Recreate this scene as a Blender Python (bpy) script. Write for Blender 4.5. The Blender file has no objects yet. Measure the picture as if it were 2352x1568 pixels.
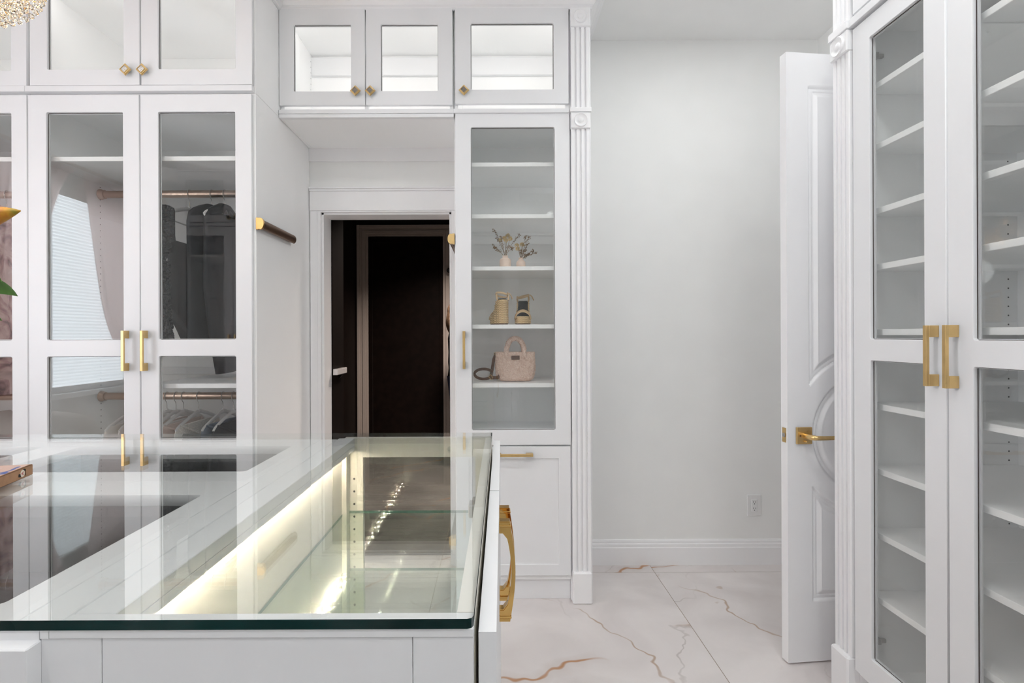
import bpy, bmesh, math, random
from mathutils import Vector, Matrix, noise as mnoise
random.seed(7)
PI = math.pi
scene = bpy.context.scene
COL = scene.collection

# ------------------------------------------------------------------ camera, world, lights, exposure
F, CX, CY, H, ROLL = 1250.0, 1135.0, 771.0, 1.315, 0.004
cam_d = bpy.data.cameras.new('camera')
cam_d.sensor_width = 36.0
cam_d.lens = F / 2352.0 * 36.0
cam_d.shift_x = (1176.0 - CX) / 2352.0
cam_d.shift_y = -(784.0 - CY) / 2352.0
cam_d.clip_start = 0.02
cam = bpy.data.objects.new('camera', cam_d)
cam.location = (0, 0, H)
cam.rotation_euler = (PI / 2, ROLL, 0)
COL.objects.link(cam)
scene.camera = cam

world = bpy.data.worlds.new('world')
scene.world = world
world.use_nodes = True
world.node_tree.nodes['Background'].inputs[0].default_value = (0.75, 0.85, 1.0, 1)
world.node_tree.nodes['Background'].inputs[1].default_value = 1.0

scene.view_settings.view_transform = 'Standard'
scene.view_settings.look = 'None'
scene.view_settings.exposure = -0.30
scene.view_settings.gamma = 1.0
scene.view_settings.use_curve_mapping = False
cy = scene.cycles
cy.max_bounces = 14
cy.diffuse_bounces = 12
cy.glossy_bounces = 6
cy.transmission_bounces = 8
cy.transparent_max_bounces = 28
cy.caustics_reflective = False
cy.caustics_refractive = False
cy.sample_clamp_indirect = 0.0
cy.use_adaptive_sampling = True
cy.adaptive_threshold = 0.08
cy.adaptive_min_samples = 16


def area_light(name, loc, rot, sx, sy, power, color=(1, 1, 1), spread=PI):
    l = bpy.data.lights.new(name, 'AREA')
    l.shape = 'RECTANGLE'
    l.size, l.size_y = sx, sy
    l.energy = power
    l.color = color
    l.spread = spread
    o = bpy.data.objects.new(name, l)
    o.location, o.rotation_euler = loc, rot
    COL.objects.link(o)
    return o


WALL_L, WALL_R, WALL_B, WALL_F, CEIL = -3.07, 1.868, 3.13, -1.06, 3.01
# daylight through the window in the left wall
area_light('window_daylight', (WALL_L + 0.16, 0.90, 1.55), (0, -PI / 2, 0), 1.3, 1.1, 2, (0.86, 0.93, 1.0))
# added square fill lights at the ceiling, placed clear of the glass reflections
FILL_PANELS = [(-2.3, 1.15, 1.0), (-1.4, 1.15, 1.1), (-0.5, 1.15, 4.5), (0.86, 1.15, 7.5), (-1.75, -0.2, 5.0), (-0.9, -0.2, 8.0), (0.9, -0.2, 12.0), (1.1, 2.3, 5.6)]
for (px, py, pw) in FILL_PANELS:
    area_light('added_ceiling_fill', (px, py, CEIL - 0.012), (0, 0, 0), 0.24, 0.24, pw, (0.965, 0.995, 1.0))


# ------------------------------------------------------------------ helpers
def U(x, y, Y):
    """pixel of the photograph on the plane at depth Y -> (X, Z)"""
    dx, dy = x - CX, y - CY
    return ((dx - ROLL * dy) * Y / F, H - (dy + ROLL * dx) * Y / F)


def UX(x, y, Y):
    return U(x, y, Y)[0]


def UZ(x, y, Y):
    return U(x, y, Y)[1]


def finish(bm, name='mesh', smooth=None):
    me = bpy.data.meshes.new(name)
    bm.normal_update()
    bm.to_mesh(me)
    bm.free()
    if smooth is not None:
        me.polygons.foreach_set('use_smooth', [True] * len(me.polygons))
        me.set_sharp_from_angle(angle=math.radians(smooth))
    return me


def add_box(bm, x0, x1, y0, y1, z0, z1, bev=0.0):
    t = bmesh.new()
    bmesh.ops.create_cube(t, size=1.0)
    for v in t.verts:
        v.co = Vector(((x0 + x1) / 2 + v.co.x * (x1 - x0), (y0 + y1) / 2 + v.co.y * (y1 - y0), (z0 + z1) / 2 + v.co.z * (z1 - z0)))
    if bev > 0:
        bmesh.ops.bevel(t, geom=list(t.edges), offset=min(bev, 0.45 * min(abs(x1 - x0), abs(y1 - y0), abs(z1 - z0))), segments=1, affect='EDGES')
    append(bm, t)


def append(bm, t):
    me = bpy.data.meshes.new('tmp')
    t.to_mesh(me)
    t.free()
    bm.from_mesh(me)
    bpy.data.meshes.remove(me)


def boxes(lst, bev=0.0012):
    bm = bmesh.new()
    for b in lst:
        add_box(bm, *b, bev=bev)
    return finish(bm)


def add_tube(bm, pts, rad, seg=10, cap=True, closed=False, flat=None):
    """sweep a circle (radius number or list) along pts; flat=(a,b) makes it an ellipse"""
    pts = [Vector(p) for p in pts]
    n = len(pts)
    rads = rad if isinstance(rad, (list, tuple)) else [rad] * n
    rings = []
    up = None
    for i, p in enumerate(pts):
        a = pts[(i - 1) % n] if (closed or i > 0) else p
        b = pts[(i + 1) % n] if (closed or i < n - 1) else p
        d = (b - a).normalized()
        if up is None:
            up = Vector((0, 0, 1)) if abs(d.z) < 0.9 else Vector((0, 1, 0))
        s = d.cross(up)
        if s.length < 1e-5:
            s = d.cross(Vector((1, 0, 0)))
        s.normalize()
        up = s.cross(d).normalized()
        fa, fb = flat if flat else (1, 1)
        rings.append([bm.verts.new(p + s * (math.cos(2 * PI * k / seg) * rads[i] * fa) + up * (math.sin(2 * PI * k / seg) * rads[i] * fb)) for k in range(seg)])
    m = n if closed else n - 1
    for i in range(m):
        r0, r1 = rings[i], rings[(i + 1) % n]
        for k in range(seg):
            bm.faces.new((r0[k], r0[(k + 1) % seg], r1[(k + 1) % seg], r1[k]))
    if cap and not closed:
        bm.faces.new(list(reversed(rings[0])))
        bm.faces.new(rings[-1])
    return rings


def tube(pts, rad, seg=10, **k):
    bm = bmesh.new()
    add_tube(bm, pts, rad, seg, **k)
    bmesh.ops.recalc_face_normals(bm, faces=list(bm.faces))
    return finish(bm, smooth=40)


def add_lathe(bm, prof, seg=24, axis='Z', origin=(0, 0, 0), cap=True):
    o = Vector(origin)

    def pos(r, h, a):
        c, s = math.cos(a) * r, math.sin(a) * r
        if axis == 'Z':
            return o + Vector((c, s, h))
        if axis == 'Y':
            return o + Vector((c, h, s))
        return o + Vector((h, c, s))
    rings = [[bm.verts.new(pos(max(r, 1e-5), h, 2 * PI * k / seg)) for k in range(seg)] for r, h in prof]
    for i in range(len(rings) - 1):
        for k in range(seg):
            bm.faces.new((rings[i][k], rings[i][(k + 1) % seg], rings[i + 1][(k + 1) % seg], rings[i + 1][k]))
    if cap:
        bm.faces.new(list(reversed(rings[0])))
        bm.faces.new(rings[-1])
    return rings


def lathe(prof, seg=24, smooth=40, **k):
    bm = bmesh.new()
    add_lathe(bm, prof, seg, **k)
    bmesh.ops.recalc_face_normals(bm, faces=list(bm.faces))
    return finish(bm, smooth=smooth)


def add_prism(bm, poly, a0, a1, axis='X'):
    """extrude a 2-D polygon: axis X -> poly is (y,z); axis Y -> (x,z); axis Z -> (x,y)"""
    def pos(p, a):
        return {'X': (a, p[0], p[1]), 'Y': (p[0], a, p[1]), 'Z': (p[0], p[1], a)}[axis]
    v0 = [bm.verts.new(pos(p, a0)) for p in poly]
    v1 = [bm.verts.new(pos(p, a1)) for p in poly]
    n = len(poly)
    for i in range(n):
        bm.faces.new((v0[i], v0[(i + 1) % n], v1[(i + 1) % n], v1[i]))
    bm.faces.new(list(reversed(v0)))
    bm.faces.new(v1)


def prism(poly, a0, a1, axis='X', smooth=None):
    bm = bmesh.new()
    add_prism(bm, poly, a0, a1, axis)
    bmesh.ops.recalc_face_normals(bm, faces=list(bm.faces))
    return finish(bm, smooth=smooth)


def round_rect(x0, x1, z0, z1, r=0.006, n=4):
    pts = []
    for cx_, cz_, a0 in ((x1 - r, z1 - r, 0), (x0 + r, z1 - r, PI / 2), (x0 + r, z0 + r, PI), (x1 - r, z0 + r, 1.5 * PI)):
        for k in range(n + 1):
            a = a0 + k * PI / 2 / n
            pts.append((cx_ + math.cos(a) * r, cz_ + math.sin(a) * r))
    return pts


def plate(outer, holes, y0, y1, bev=0.0012):
    """a plate in the XZ plane with holes, between y0 and y1"""
    cu = bpy.data.curves.new('c', 'CURVE')
    cu.dimensions = '2D'
    cu.fill_mode = 'BOTH'
    cu.extrude = (y1 - y0) / 2 - bev
    cu.bevel_depth = bev
    cu.bevel_resolution = 0
    cu.offset = -bev
    for loop in [outer] + holes:
        sp = cu.splines.new('POLY')
        sp.points.add(len(loop) - 1)
        for p, (a, b) in zip(sp.points, loop):
            p.co = (a, b, 0, 1)
        sp.use_cyclic_u = True
    ob = bpy.data.objects.new('c', cu)
    me = bpy.data.meshes.new_from_object(ob)
    bpy.data.objects.remove(ob)
    bpy.data.curves.remove(cu)
    me.materials.clear()
    ym = (y0 + y1) / 2
    for v in me.vertices:
        x, y, z = v.co
        v.co = (x, ym - z, y)
    bm = bmesh.new()
    bm.from_mesh(me)
    bmesh.ops.remove_doubles(bm, verts=list(bm.verts), dist=1e-6)
    bmesh.ops.recalc_face_normals(bm, faces=list(bm.faces))
    bm.to_mesh(me)
    bm.free()
    return me


def rect(x0, x1, z0, z1):
    return [(x0, z0), (x1, z0), (x1, z1), (x0, z1)]


def part(name, me, m, parent=None, label=None, loc=None, rot=None, kind=None):
    o = bpy.data.objects.new(name, me)
    COL.objects.link(o)
    if m is not None:
        ms = m if isinstance(m, (list, tuple)) else [m]
        if not me.materials:
            for q in ms:
                me.materials.append(q)
    if parent:
        o.parent = parent
    if loc is not None:
        o.location = loc
    if rot is not None:
        o.rotation_euler = rot
    if label:
        o['label'] = label
    if kind:
        o['kind'] = kind
    return o


def tag(o, label, cat, group=None):
    o['label'], o['category'] = label, cat
    if group:
        o['group'] = group
    return o


def thing(name, label, cat, loc=(0, 0, 0), rz=0.0, group=None):
    o = bpy.data.objects.new(name, None)
    o.empty_display_size = 0.05
    COL.objects.link(o)
    o.location = loc
    o.rotation_euler = (0, 0, rz)
    return tag(o, label, cat, group)


def struct(name, me, m, label, parent=None):
    o = part(name, me, m, parent)
    o['kind'] = 'structure'
    o['label'] = label
    return o


def struct_empty(name, label, loc=(0, 0, 0), rz=0.0):
    o = bpy.data.objects.new(name, None)
    COL.objects.link(o)
    o.location = loc
    o.rotation_euler = (0, 0, rz)
    o['kind'] = 'structure'
    o['label'] = label
    return o


# ------------------------------------------------------------------ materials
MATS = {}


def nmat(name):
    m = bpy.data.materials.new(name)
    m.use_nodes = True
    MATS[name] = m
    nt = m.node_tree
    return m, nt, nt.nodes['Principled BSDF'], nt.links


def simple(name, col, rough=0.5, metal=0.0, bump=0.0, bscale=300.0, var=0.02, vscale=6.0, coat=0.0, spec=0.5, sheen=0.0):
    """principled with a faint procedural tone change and an optional fine bump"""
    m, nt, b, L = nmat(name)
    tc = nt.nodes.new('ShaderNodeTexCoord')
    n = nt.nodes.new('ShaderNodeTexNoise')
    n.inputs['Scale'].default_value = vscale
    n.inputs['Detail'].default_value = 1
    L.new(tc.outputs['Object'], n.inputs['Vector'])
    r = nt.nodes.new('ShaderNodeValToRGB')
    r.color_ramp.elements[0].position = 0.3
    r.color_ramp.elements[1].position = 0.7
    r.color_ramp.elements[0].color = tuple(c * (1 - var) for c in col) + (1,)
    r.color_ramp.elements[1].color = tuple(min(1, c * (1 + var)) for c in col) + (1,)
    L.new(n.outputs['Fac'], r.inputs['Fac'])
    L.new(r.outputs['Color'], b.inputs['Base Color'])
    b.inputs['Roughness'].default_value = rough
    b.inputs['Metallic'].default_value = metal
    b.inputs['Coat Weight'].default_value = coat
    b.inputs['Specular IOR Level'].default_value = spec
    if sheen:
        b.inputs['Sheen Weight'].default_value = sheen
    if bump > 0:
        n2 = nt.nodes.new('ShaderNodeTexNoise')
        n2.inputs['Scale'].default_value = bscale
        n2.inputs['Detail'].default_value = 2
        L.new(tc.outputs['Object'], n2.inputs['Vector'])
        bp = nt.nodes.new('ShaderNodeBump')
        bp.inputs['Strength'].default_value = bump
        bp.inputs['Distance'].default_value = 0.001
        L.new(n2.outputs['Fac'], bp.inputs['Height'])
        L.new(bp.outputs['Normal'], b.inputs['Normal'])
    return m


def glass_mat(name, tint, ior=1.5):
    """clear sheet glass: Fresnel mix of straight transmission and mirror reflection"""
    m, nt, b, L = nmat(name)
    nt.nodes.remove(b)
    out = nt.nodes['Material Output']
    geo = nt.nodes.new('ShaderNodeNewGeometry')
    mx = nt.nodes.new('ShaderNodeMix')
    mx.inputs[2].default_value = ior
    mx.inputs[3].default_value = 1.0 / ior
    L.new(geo.outputs['Backfacing'], mx.inputs[0])
    fr = nt.nodes.new('ShaderNodeFresnel')
    L.new(mx.outputs[0], fr.inputs['IOR'])
    tr = nt.nodes.new('ShaderNodeBsdfTransparent')
    tr.inputs[0].default_value = tint + (1,)
    gl = nt.nodes.new('ShaderNodeBsdfGlossy')
    gl.inputs['Roughness'].default_value = 0.0
    gl.inputs['Color'].default_value = (0.97, 0.985, 0.98, 1)
    ms = nt.nodes.new('ShaderNodeMixShader')
    L.new(fr.outputs[0], ms.inputs[0])
    L.new(tr.outputs[0], ms.inputs[1])
    L.new(gl.outputs[0], ms.inputs[2])
    L.new(ms.outputs[0], out.inputs['Surface'])
    return m


def emit_mat(name, col, strength):
    m, nt, b, L = nmat(name)
    b.inputs['Base Color'].default_value = (0.8, 0.8, 0.8, 1)
    b.inputs['Emission Color'].default_value = col + (1,)
    b.inputs['Emission Strength'].default_value = strength
    return m


M_cab = simple('white_cabinet_paint', (0.825, 0.832, 0.845), 0.38, var=0.006)
M_lin = simple('brightened_white_lining', (0.93, 0.935, 0.935), 0.45, var=0.004)  # cabinet white made paler so its colour brightens the shaded interiors
M_wall = simple('white_wall_paint', (0.87, 0.875, 0.865), 0.6, var=0.01)
M_trim = simple('white_trim_paint', (0.89, 0.89, 0.90), 0.35, var=0.006)
M_ceil = simple('ceiling_paint', (0.88, 0.885, 0.88), 0.7, var=0.01)
M_cream = simple('cream_display_lining', (0.86, 0.83, 0.76), 0.45, var=0.01)
M_gold = simple('brushed_gold', (0.78, 0.55, 0.25), 0.30, 1.0, bump=0.05, bscale=900, var=0.04, vscale=40)
M_goldpol = simple('polished_gold', (0.74, 0.47, 0.16), 0.07, 1.0, var=0.03)
M_bronze = simple('bronze_rod_metal', (0.56, 0.42, 0.33), 0.33, 1.0, bump=0.04, bscale=700, var=0.03)
M_bronzedk = simple('dark_bronze', (0.20, 0.125, 0.085), 0.42, 0.8, var=0.04)
M_steel = simple('hook_steel', (0.62, 0.60, 0.58), 0.22, 1.0)
M_hinge = simple('nickel_hinge', (0.42, 0.41, 0.40), 0.4, 0.8)
M_pane = glass_mat('clear_pane_glass', (0.994, 0.998, 0.994), 1.5)
M_top = glass_mat('tabletop_glass', (0.985, 0.993, 0.987), 1.7)
M_shelfglass = glass_mat('shelf_glass', (0.945, 0.98, 0.96), 1.55)
M_edge = simple('green_glass_edge', (0.0015, 0.022, 0.021), 0.08, var=0.4, vscale=9, spec=0.3)
M_edgelt = simple('pale_green_glass_edge', (0.16, 0.30, 0.26), 0.06, var=0.1, coat=0.5)
M_hole = simple('pin_hole_shadow', (0.05, 0.05, 0.05), 0.8)
M_velvet = simple('charcoal_velvet', (0.008, 0.008, 0.010), 0.75, bump=0.2, bscale=800, sheen=0.1)
M_hanger = simple('white_hanger_plastic', (0.84, 0.83, 0.82), 0.4)
M_navy = simple('black_navy_fabric', (0.012, 0.013, 0.018), 0.75, bump=0.25, bscale=700, var=0.2, sheen=0.05)
M_lace = simple('black_lace', (0.016, 0.018, 0.024), 0.35, bump=0.8, bscale=160, var=0.5, vscale=60)
M_denim = simple('slate_blue_fabric', (0.20, 0.24, 0.31), 0.8, bump=0.3, bscale=600, var=0.1)
M_char = simple('charcoal_fabric', (0.05, 0.052, 0.06), 0.8, bump=0.3, bscale=600, var=0.1)
M_blush = simple('blush_fabric', (0.70, 0.59, 0.54), 0.7, bump=0.2, bscale=500, var=0.06)
M_creamf = simple('cream_fabric', (0.80, 0.77, 0.73), 0.75, bump=0.3, bscale=400, var=0.06)
M_knit = simple('cream_beaded_knit', (0.80, 0.76, 0.69), 0.6, bump=1.0, bscale=220, var=0.15, vscale=180)
M_dark = simple('dark_walnut', (0.006, 0.0028, 0.0022), 0.55, var=0.35, vscale=14, spec=0.12)
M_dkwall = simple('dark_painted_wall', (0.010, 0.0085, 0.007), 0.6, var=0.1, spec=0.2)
M_casing = simple('warm_grey_casing', (0.46, 0.40, 0.37), 0.45, var=0.02)
M_plastic = simple('white_plastic', (0.80, 0.80, 0.80), 0.3, var=0.005)
M_slot = simple('outlet_slot', (0.05, 0.05, 0.05), 0.6)
M_peach = simple('blush_ceramic', (0.86, 0.69, 0.58), 0.75, bump=0.5, bscale=350, var=0.06, vscale=30)
M_dry1 = simple('dried_brown_leaf', (0.24, 0.15, 0.08), 0.8, var=0.3, vscale=40)
M_dry2 = simple('dried_mustard_petal', (0.60, 0.44, 0.18), 0.8, var=0.25, vscale=60)
M_stem = simple('dried_stem', (0.24, 0.15, 0.07), 0.8)
M_ins = simple('black_insole', (0.012, 0.011, 0.013), 0.5)
M_tan = simple('tan_suede_strap', (0.60, 0.43, 0.25), 0.7, bump=0.3, bscale=500)
M_sole = simple('brown_rubber_sole', (0.10, 0.045, 0.025), 0.6)
M_brown = simple('brown_leather', (0.105, 0.045, 0.024), 0.5, bump=0.2, bscale=300, var=0.1)
M_green = simple('lily_leaf_green', (0.05, 0.14, 0.012), 0.45, var=0.25, vscale=12)
M_skin = simple('skin', (0.60, 0.38, 0.28), 0.5)
M_hair = simple('light_brown_hair', (0.21, 0.13, 0.082), 0.45, bump=0.6, bscale=120, var=0.35, vscale=50)
M_black = simple('black_cloth', (0.012, 0.012, 0.014), 0.8)
M_jean = simple('dark_blue_jeans', (0.02, 0.028, 0.07), 0.8, bump=0.3, bscale=600)
M_eye = simple('eye', (0.05, 0.03, 0.02), 0.2)
M_lip = simple('lips', (0.45, 0.16, 0.14), 0.4)
M_blind = emit_mat('backlit_pleated_shade', (0.84, 0.92, 1.0), 6.0)
M_blind2 = emit_mat('backlit_pleated_shade_lower_faces', (0.82, 0.91, 1.0), 5.0)
M_led = emit_mat('warm_led_chip', (1.0, 0.88, 0.70), 900.0)
M_bulb = emit_mat('warm_bulb', (1.0, 0.60, 0.30), 22.0)
M_fillface = emit_mat('fill_panel_glow', (1.0, 0.96, 0.92), 6.0)  # glowing face of the added ceiling fill lights
M_curtain = simple('blush_sheer_curtain', (0.66, 0.50, 0.47), 0.7, var=0.05)
_nt = M_curtain.node_tree
_tl = _nt.nodes.new('ShaderNodeBsdfTranslucent')
_tl.inputs[0].default_value = (0.86, 0.70, 0.67, 1)
_ms = _nt.nodes.new('ShaderNodeMixShader')
_ms.inputs[0].default_value = 0.78
_nt.links.new(_nt.nodes['Principled BSDF'].outputs[0], _ms.inputs[1])
_nt.links.new(_tl.outputs[0], _ms.inputs[2])
_nt.links.new(_ms.outputs[0], _nt.nodes['Material Output'].inputs['Surface'])
M_fur = simple('cream_fur_fabric', (0.68, 0.62, 0.55), 0.9, bump=1.0, bscale=140, var=0.12, vscale=40, sheen=0.3)


def rope_material():
    m, nt, b, L = nmat('braided_jute_rope')
    tc = nt.nodes.new('ShaderNodeTexCoord')
    mp = nt.nodes.new('ShaderNodeMapping')
    mp.inputs['Rotation'].default_value = (0, math.radians(35), 0)
    L.new(tc.outputs['Object'], mp.inputs['Vector'])
    w = nt.nodes.new('ShaderNodeTexWave')
    w.inputs['Scale'].default_value = 60
    w.inputs['Distortion'].default_value = 2.0
    L.new(mp.outputs['Vector'], w.inputs['Vector'])
    r = nt.nodes.new('ShaderNodeValToRGB')
    r.color_ramp.elements[0].color = (0.42, 0.28, 0.13, 1)
    r.color_ramp.elements[1].color = (0.85, 0.66, 0.40, 1)
    L.new(w.outputs['Fac'], r.inputs['Fac'])
    L.new(r.outputs['Color'], b.inputs['Base Color'])
    bp = nt.nodes.new('ShaderNodeBump')
    bp.inputs['Strength'].default_value = 0.6
    bp.inputs['Distance'].default_value = 0.001
    L.new(w.outputs['Fac'], bp.inputs['Height'])
    L.new(bp.outputs['Normal'], b.inputs['Normal'])
    b.inputs['Roughness'].default_value = 0.8
    return m


def boucle_material():
    m, nt, b, L = nmat('blush_boucle_fleece')
    tc = nt.nodes.new('ShaderNodeTexCoord')
    v = nt.nodes.new('ShaderNodeTexVoronoi')
    v.inputs['Scale'].default_value = 125
    n = nt.nodes.new('ShaderNodeTexNoise')
    n.inputs['Scale'].default_value = 90
    n.inputs['Detail'].default_value = 3
    mxv = nt.nodes.new('ShaderNodeMixRGB')
    mxv.inputs[0].default_value = 0.06
    L.new(tc.outputs['Object'], n.inputs['Vector'])
    L.new(tc.outputs['Object'], mxv.inputs[1])
    L.new(n.outputs['Color'], mxv.inputs[2])
    L.new(mxv.outputs[0], v.inputs['Vector'])
    r = nt.nodes.new('ShaderNodeValToRGB')
    r.color_ramp.elements[0].position = 0.1
    r.color_ramp.elements[0].color = (1.0, 0.84, 0.74, 1)
    r.color_ramp.elements[1].position = 0.75
    r.color_ramp.elements[1].color = (0.70, 0.48, 0.38, 1)
    L.new(v.outputs['Distance'], r.inputs['Fac'])
    L.new(r.outputs['Color'], b.inputs['Base Color'])
    bp = nt.nodes.new('ShaderNodeBump')
    bp.invert = True
    bp.inputs['Strength'].default_value = 0.9
    bp.inputs['Distance'].default_value = 0.003
    L.new(v.outputs['Distance'], bp.inputs['Height'])
    L.new(bp.outputs['Normal'], b.inputs['Normal'])
    b.inputs['Roughness'].default_value = 0.95
    return m


def marble_material(name='polished_marble_tile', tone0=(0.66, 0.615, 0.605), tone1=(0.78, 0.738, 0.725)):
    """polished cream-pink marble tile with grey and rust veins, every tile its own cut"""
    m, nt, b, L = nmat(name)
    N = nt.nodes.new
    tc = N('ShaderNodeTexCoord')
    oi = N('ShaderNodeObjectInfo')
    mul = N('ShaderNodeVectorMath')
    mul.operation = 'SCALE'
    comb = N('ShaderNodeCombineXYZ')
    L.new(oi.outputs['Random'], comb.inputs[0])
    L.new(oi.outputs['Random'], comb.inputs[2])
    L.new(comb.outputs[0], mul.inputs[0])
    mul.inputs['Scale'].default_value = 37.0
    add = N('ShaderNodeVectorMath')
    L.new(tc.outputs['Object'], add.inputs[0])
    L.new(mul.outputs[0], add.inputs[1])
    # clouds
    c1 = N('ShaderNodeTexNoise')
    c1.inputs['Scale'].default_value = 2.2
    c1.inputs['Detail'].default_value = 6
    c1.inputs['Distortion'].default_value = 0.8
    L.new(add.outputs[0], c1.inputs['Vector'])
    rc = N('ShaderNodeValToRGB')
    rc.color_ramp.elements[0].position = 0.32
    rc.color_ramp.elements[0].color = tone0 + (1,)
    rc.color_ramp.elements[1].position = 0.66
    rc.color_ramp.elements[1].color = tone1 + (1,)
    L.new(c1.outputs['Fac'], rc.inputs['Fac'])

    def veins(scale, width, warp, seed, ang):
        mp = N('ShaderNodeMapping')
        mp.inputs['Rotation'].default_value = (0, 0, math.radians(ang))
        mp.inputs['Location'].default_value = (seed, seed * 0.7, 0)
        L.new(add.outputs[0], mp.inputs['Vector'])
        n = N('ShaderNodeTexWave')
        n.inputs['Scale'].default_value = scale
        n.inputs['Distortion'].default_value = warp
        n.inputs['Detail'].default_value = 5
        n.inputs['Detail Scale'].default_value = 1.6
        n.inputs['Detail Roughness'].default_value = 0.56
        L.new(mp.outputs['Vector'], n.inputs['Vector'])
        mr = N('ShaderNodeMapRange')
        mr.inputs['From Min'].default_value = 1.0 - width
        mr.inputs['From Max'].default_value = 1.0
        mr.inputs['To Min'].default_value = 0.0
        mr.inputs['To Max'].default_value = 1.0
        L.new(n.outputs['Fac'], mr.inputs['Value'])
        # veins fade in and out along their length
        f = N('ShaderNodeTexNoise')
        f.inputs['Scale'].default_value = 2.1
        f.inputs['Detail'].default_value = 3
        L.new(mp.outputs['Vector'], f.inputs['Vector'])
        fr = N('ShaderNodeMapRange')
        fr.inputs['From Min'].default_value = 0.44
        fr.inputs['From Max'].default_value = 0.60
        L.new(f.outputs['Fac'], fr.inputs['Value'])
        mm = N('ShaderNodeMath')
        mm.operation = 'MULTIPLY'
        L.new(mr.outputs[0], mm.inputs[0])
        L.new(fr.outputs[0], mm.inputs[1])
        return mm

    def over(base, fac, col, amt):
        k = N('ShaderNodeMath')
        k.operation = 'MULTIPLY'
        k.inputs[1].default_value = amt
        L.new(fac.outputs[0], k.inputs[0])
        mx = N('ShaderNodeMixRGB')
        L.new(k.outputs[0], mx.inputs[0])
        L.new(base.outputs[0], mx.inputs[1])
        mx.inputs[2].default_value = col + (1,)
        return mx
    x = over(rc, veins(0.42, 0.045, 5.0, 3.1, 52), (0.52, 0.44, 0.39), 0.28)
    x = over(x, veins(0.42, 0.0022, 5.0, 3.1, 52), (0.44, 0.20, 0.07), 0.9)
    x = over(x, veins(0.50, 0.0022, 7.0, 7.3, -38), (0.40, 0.26, 0.16), 0.75)
    x = over(x, veins(0.70, 0.0035, 8.0, 1.3, 20), (0.38, 0.34, 0.32), 0.5)
    L.new(x.outputs[0], b.inputs['Base Color'])
    b.inputs['Roughness'].default_value = 0.12
    b.inputs['Specular IOR Level'].default_value = 0.4
    return m


def floral_material():
    m, nt, b, L = nmat('blush_floral_chiffon')
    tc = nt.nodes.new('ShaderNodeTexCoord')
    n = nt.nodes.new('ShaderNodeTexNoise')
    n.inputs['Scale'].default_value = 9
    n.inputs['Detail'].default_value = 5
    n.inputs['Distortion'].default_value = 1.2
    L.new(tc.outputs['Object'], n.inputs['Vector'])
    r = nt.nodes.new('ShaderNodeValToRGB')
    r.color_ramp.elements[0].position = 0.36
    r.color_ramp.elements[0].color = (0.14, 0.09, 0.10, 1)
    r.color_ramp.elements[1].position = 0.56
    r.color_ramp.elements[1].color = (0.62, 0.49, 0.46, 1)
    e = r.color_ramp.elements.new(0.46)
    e.color = (0.42, 0.27, 0.26, 1)
    L.new(n.outputs['Fac'], r.inputs['Fac'])
    L.new(r.outputs['Color'], b.inputs['Base Color'])
    b.inputs['Roughness'].default_value = 0.7
    return m


def crystal_material(name='cut_crystal', sparkle=False):
    m, nt, b, L = nmat(name)
    b.inputs['Base Color'].default_value = (1.0, 0.94, 0.84, 1)
    b.inputs['Roughness'].default_value = 0.0
    b.inputs['Transmission Weight'].default_value = 1.0
    b.inputs['IOR'].default_value = 1.65
    return m


def pave_material():
    m, nt, b, L = nmat('crystal_pave')
    tc = nt.nodes.new('ShaderNodeTexCoord')
    v = nt.nodes.new('ShaderNodeTexVoronoi')
    v.inputs['Scale'].default_value = 420
    L.new(tc.outputs['Object'], v.inputs['Vector'])
    r = nt.nodes.new('ShaderNodeValToRGB')
    r.color_ramp.elements[0].color = (0.55, 0.53, 0.51, 1)
    r.color_ramp.elements[1].color = (0.10, 0.085, 0.075, 1)
    L.new(v.outputs['Distance'], r.inputs['Fac'])
    L.new(r.outputs['Color'], b.inputs['Base Color'])
    b.inputs['Metallic'].default_value = 0.9
    b.inputs['Roughness'].default_value = 0.15
    bp = nt.nodes.new('ShaderNodeBump')
    bp.inputs['Strength'].default_value = 1.0
    bp.inputs['Distance'].default_value = 0.001
    L.new(v.outputs['Color'], bp.inputs['Height'])
    L.new(bp.outputs['Normal'], b.inputs['Normal'])
    return m


def lily_material():
    m, nt, b, L = nmat('lily_bud_orange_green')
    tc = nt.nodes.new('ShaderNodeTexCoord')
    n = nt.nodes.new('ShaderNodeTexNoise')
    n.inputs['Scale'].default_value = 22
    n.inputs['Detail'].default_value = 4
    L.new(tc.outputs['Object'], n.inputs['Vector'])
    r = nt.nodes.new('ShaderNodeValToRGB')
    r.color_ramp.elements[0].position = 0.35
    r.color_ramp.elements[0].color = (0.50, 0.13, 0.015, 1)
    r.color_ramp.elements[1].position = 0.66
    r.color_ramp.elements[1].color = (0.26, 0.24, 0.02, 1)
    e = r.color_ramp.elements.new(0.52)
    e.color = (0.62, 0.30, 0.02, 1)
    L.new(n.outputs['Fac'], r.inputs['Fac'])
    L.new(r.outputs['Color'], b.inputs['Base Color'])
    b.inputs['Roughness'].default_value = 0.45
    return m


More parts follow.
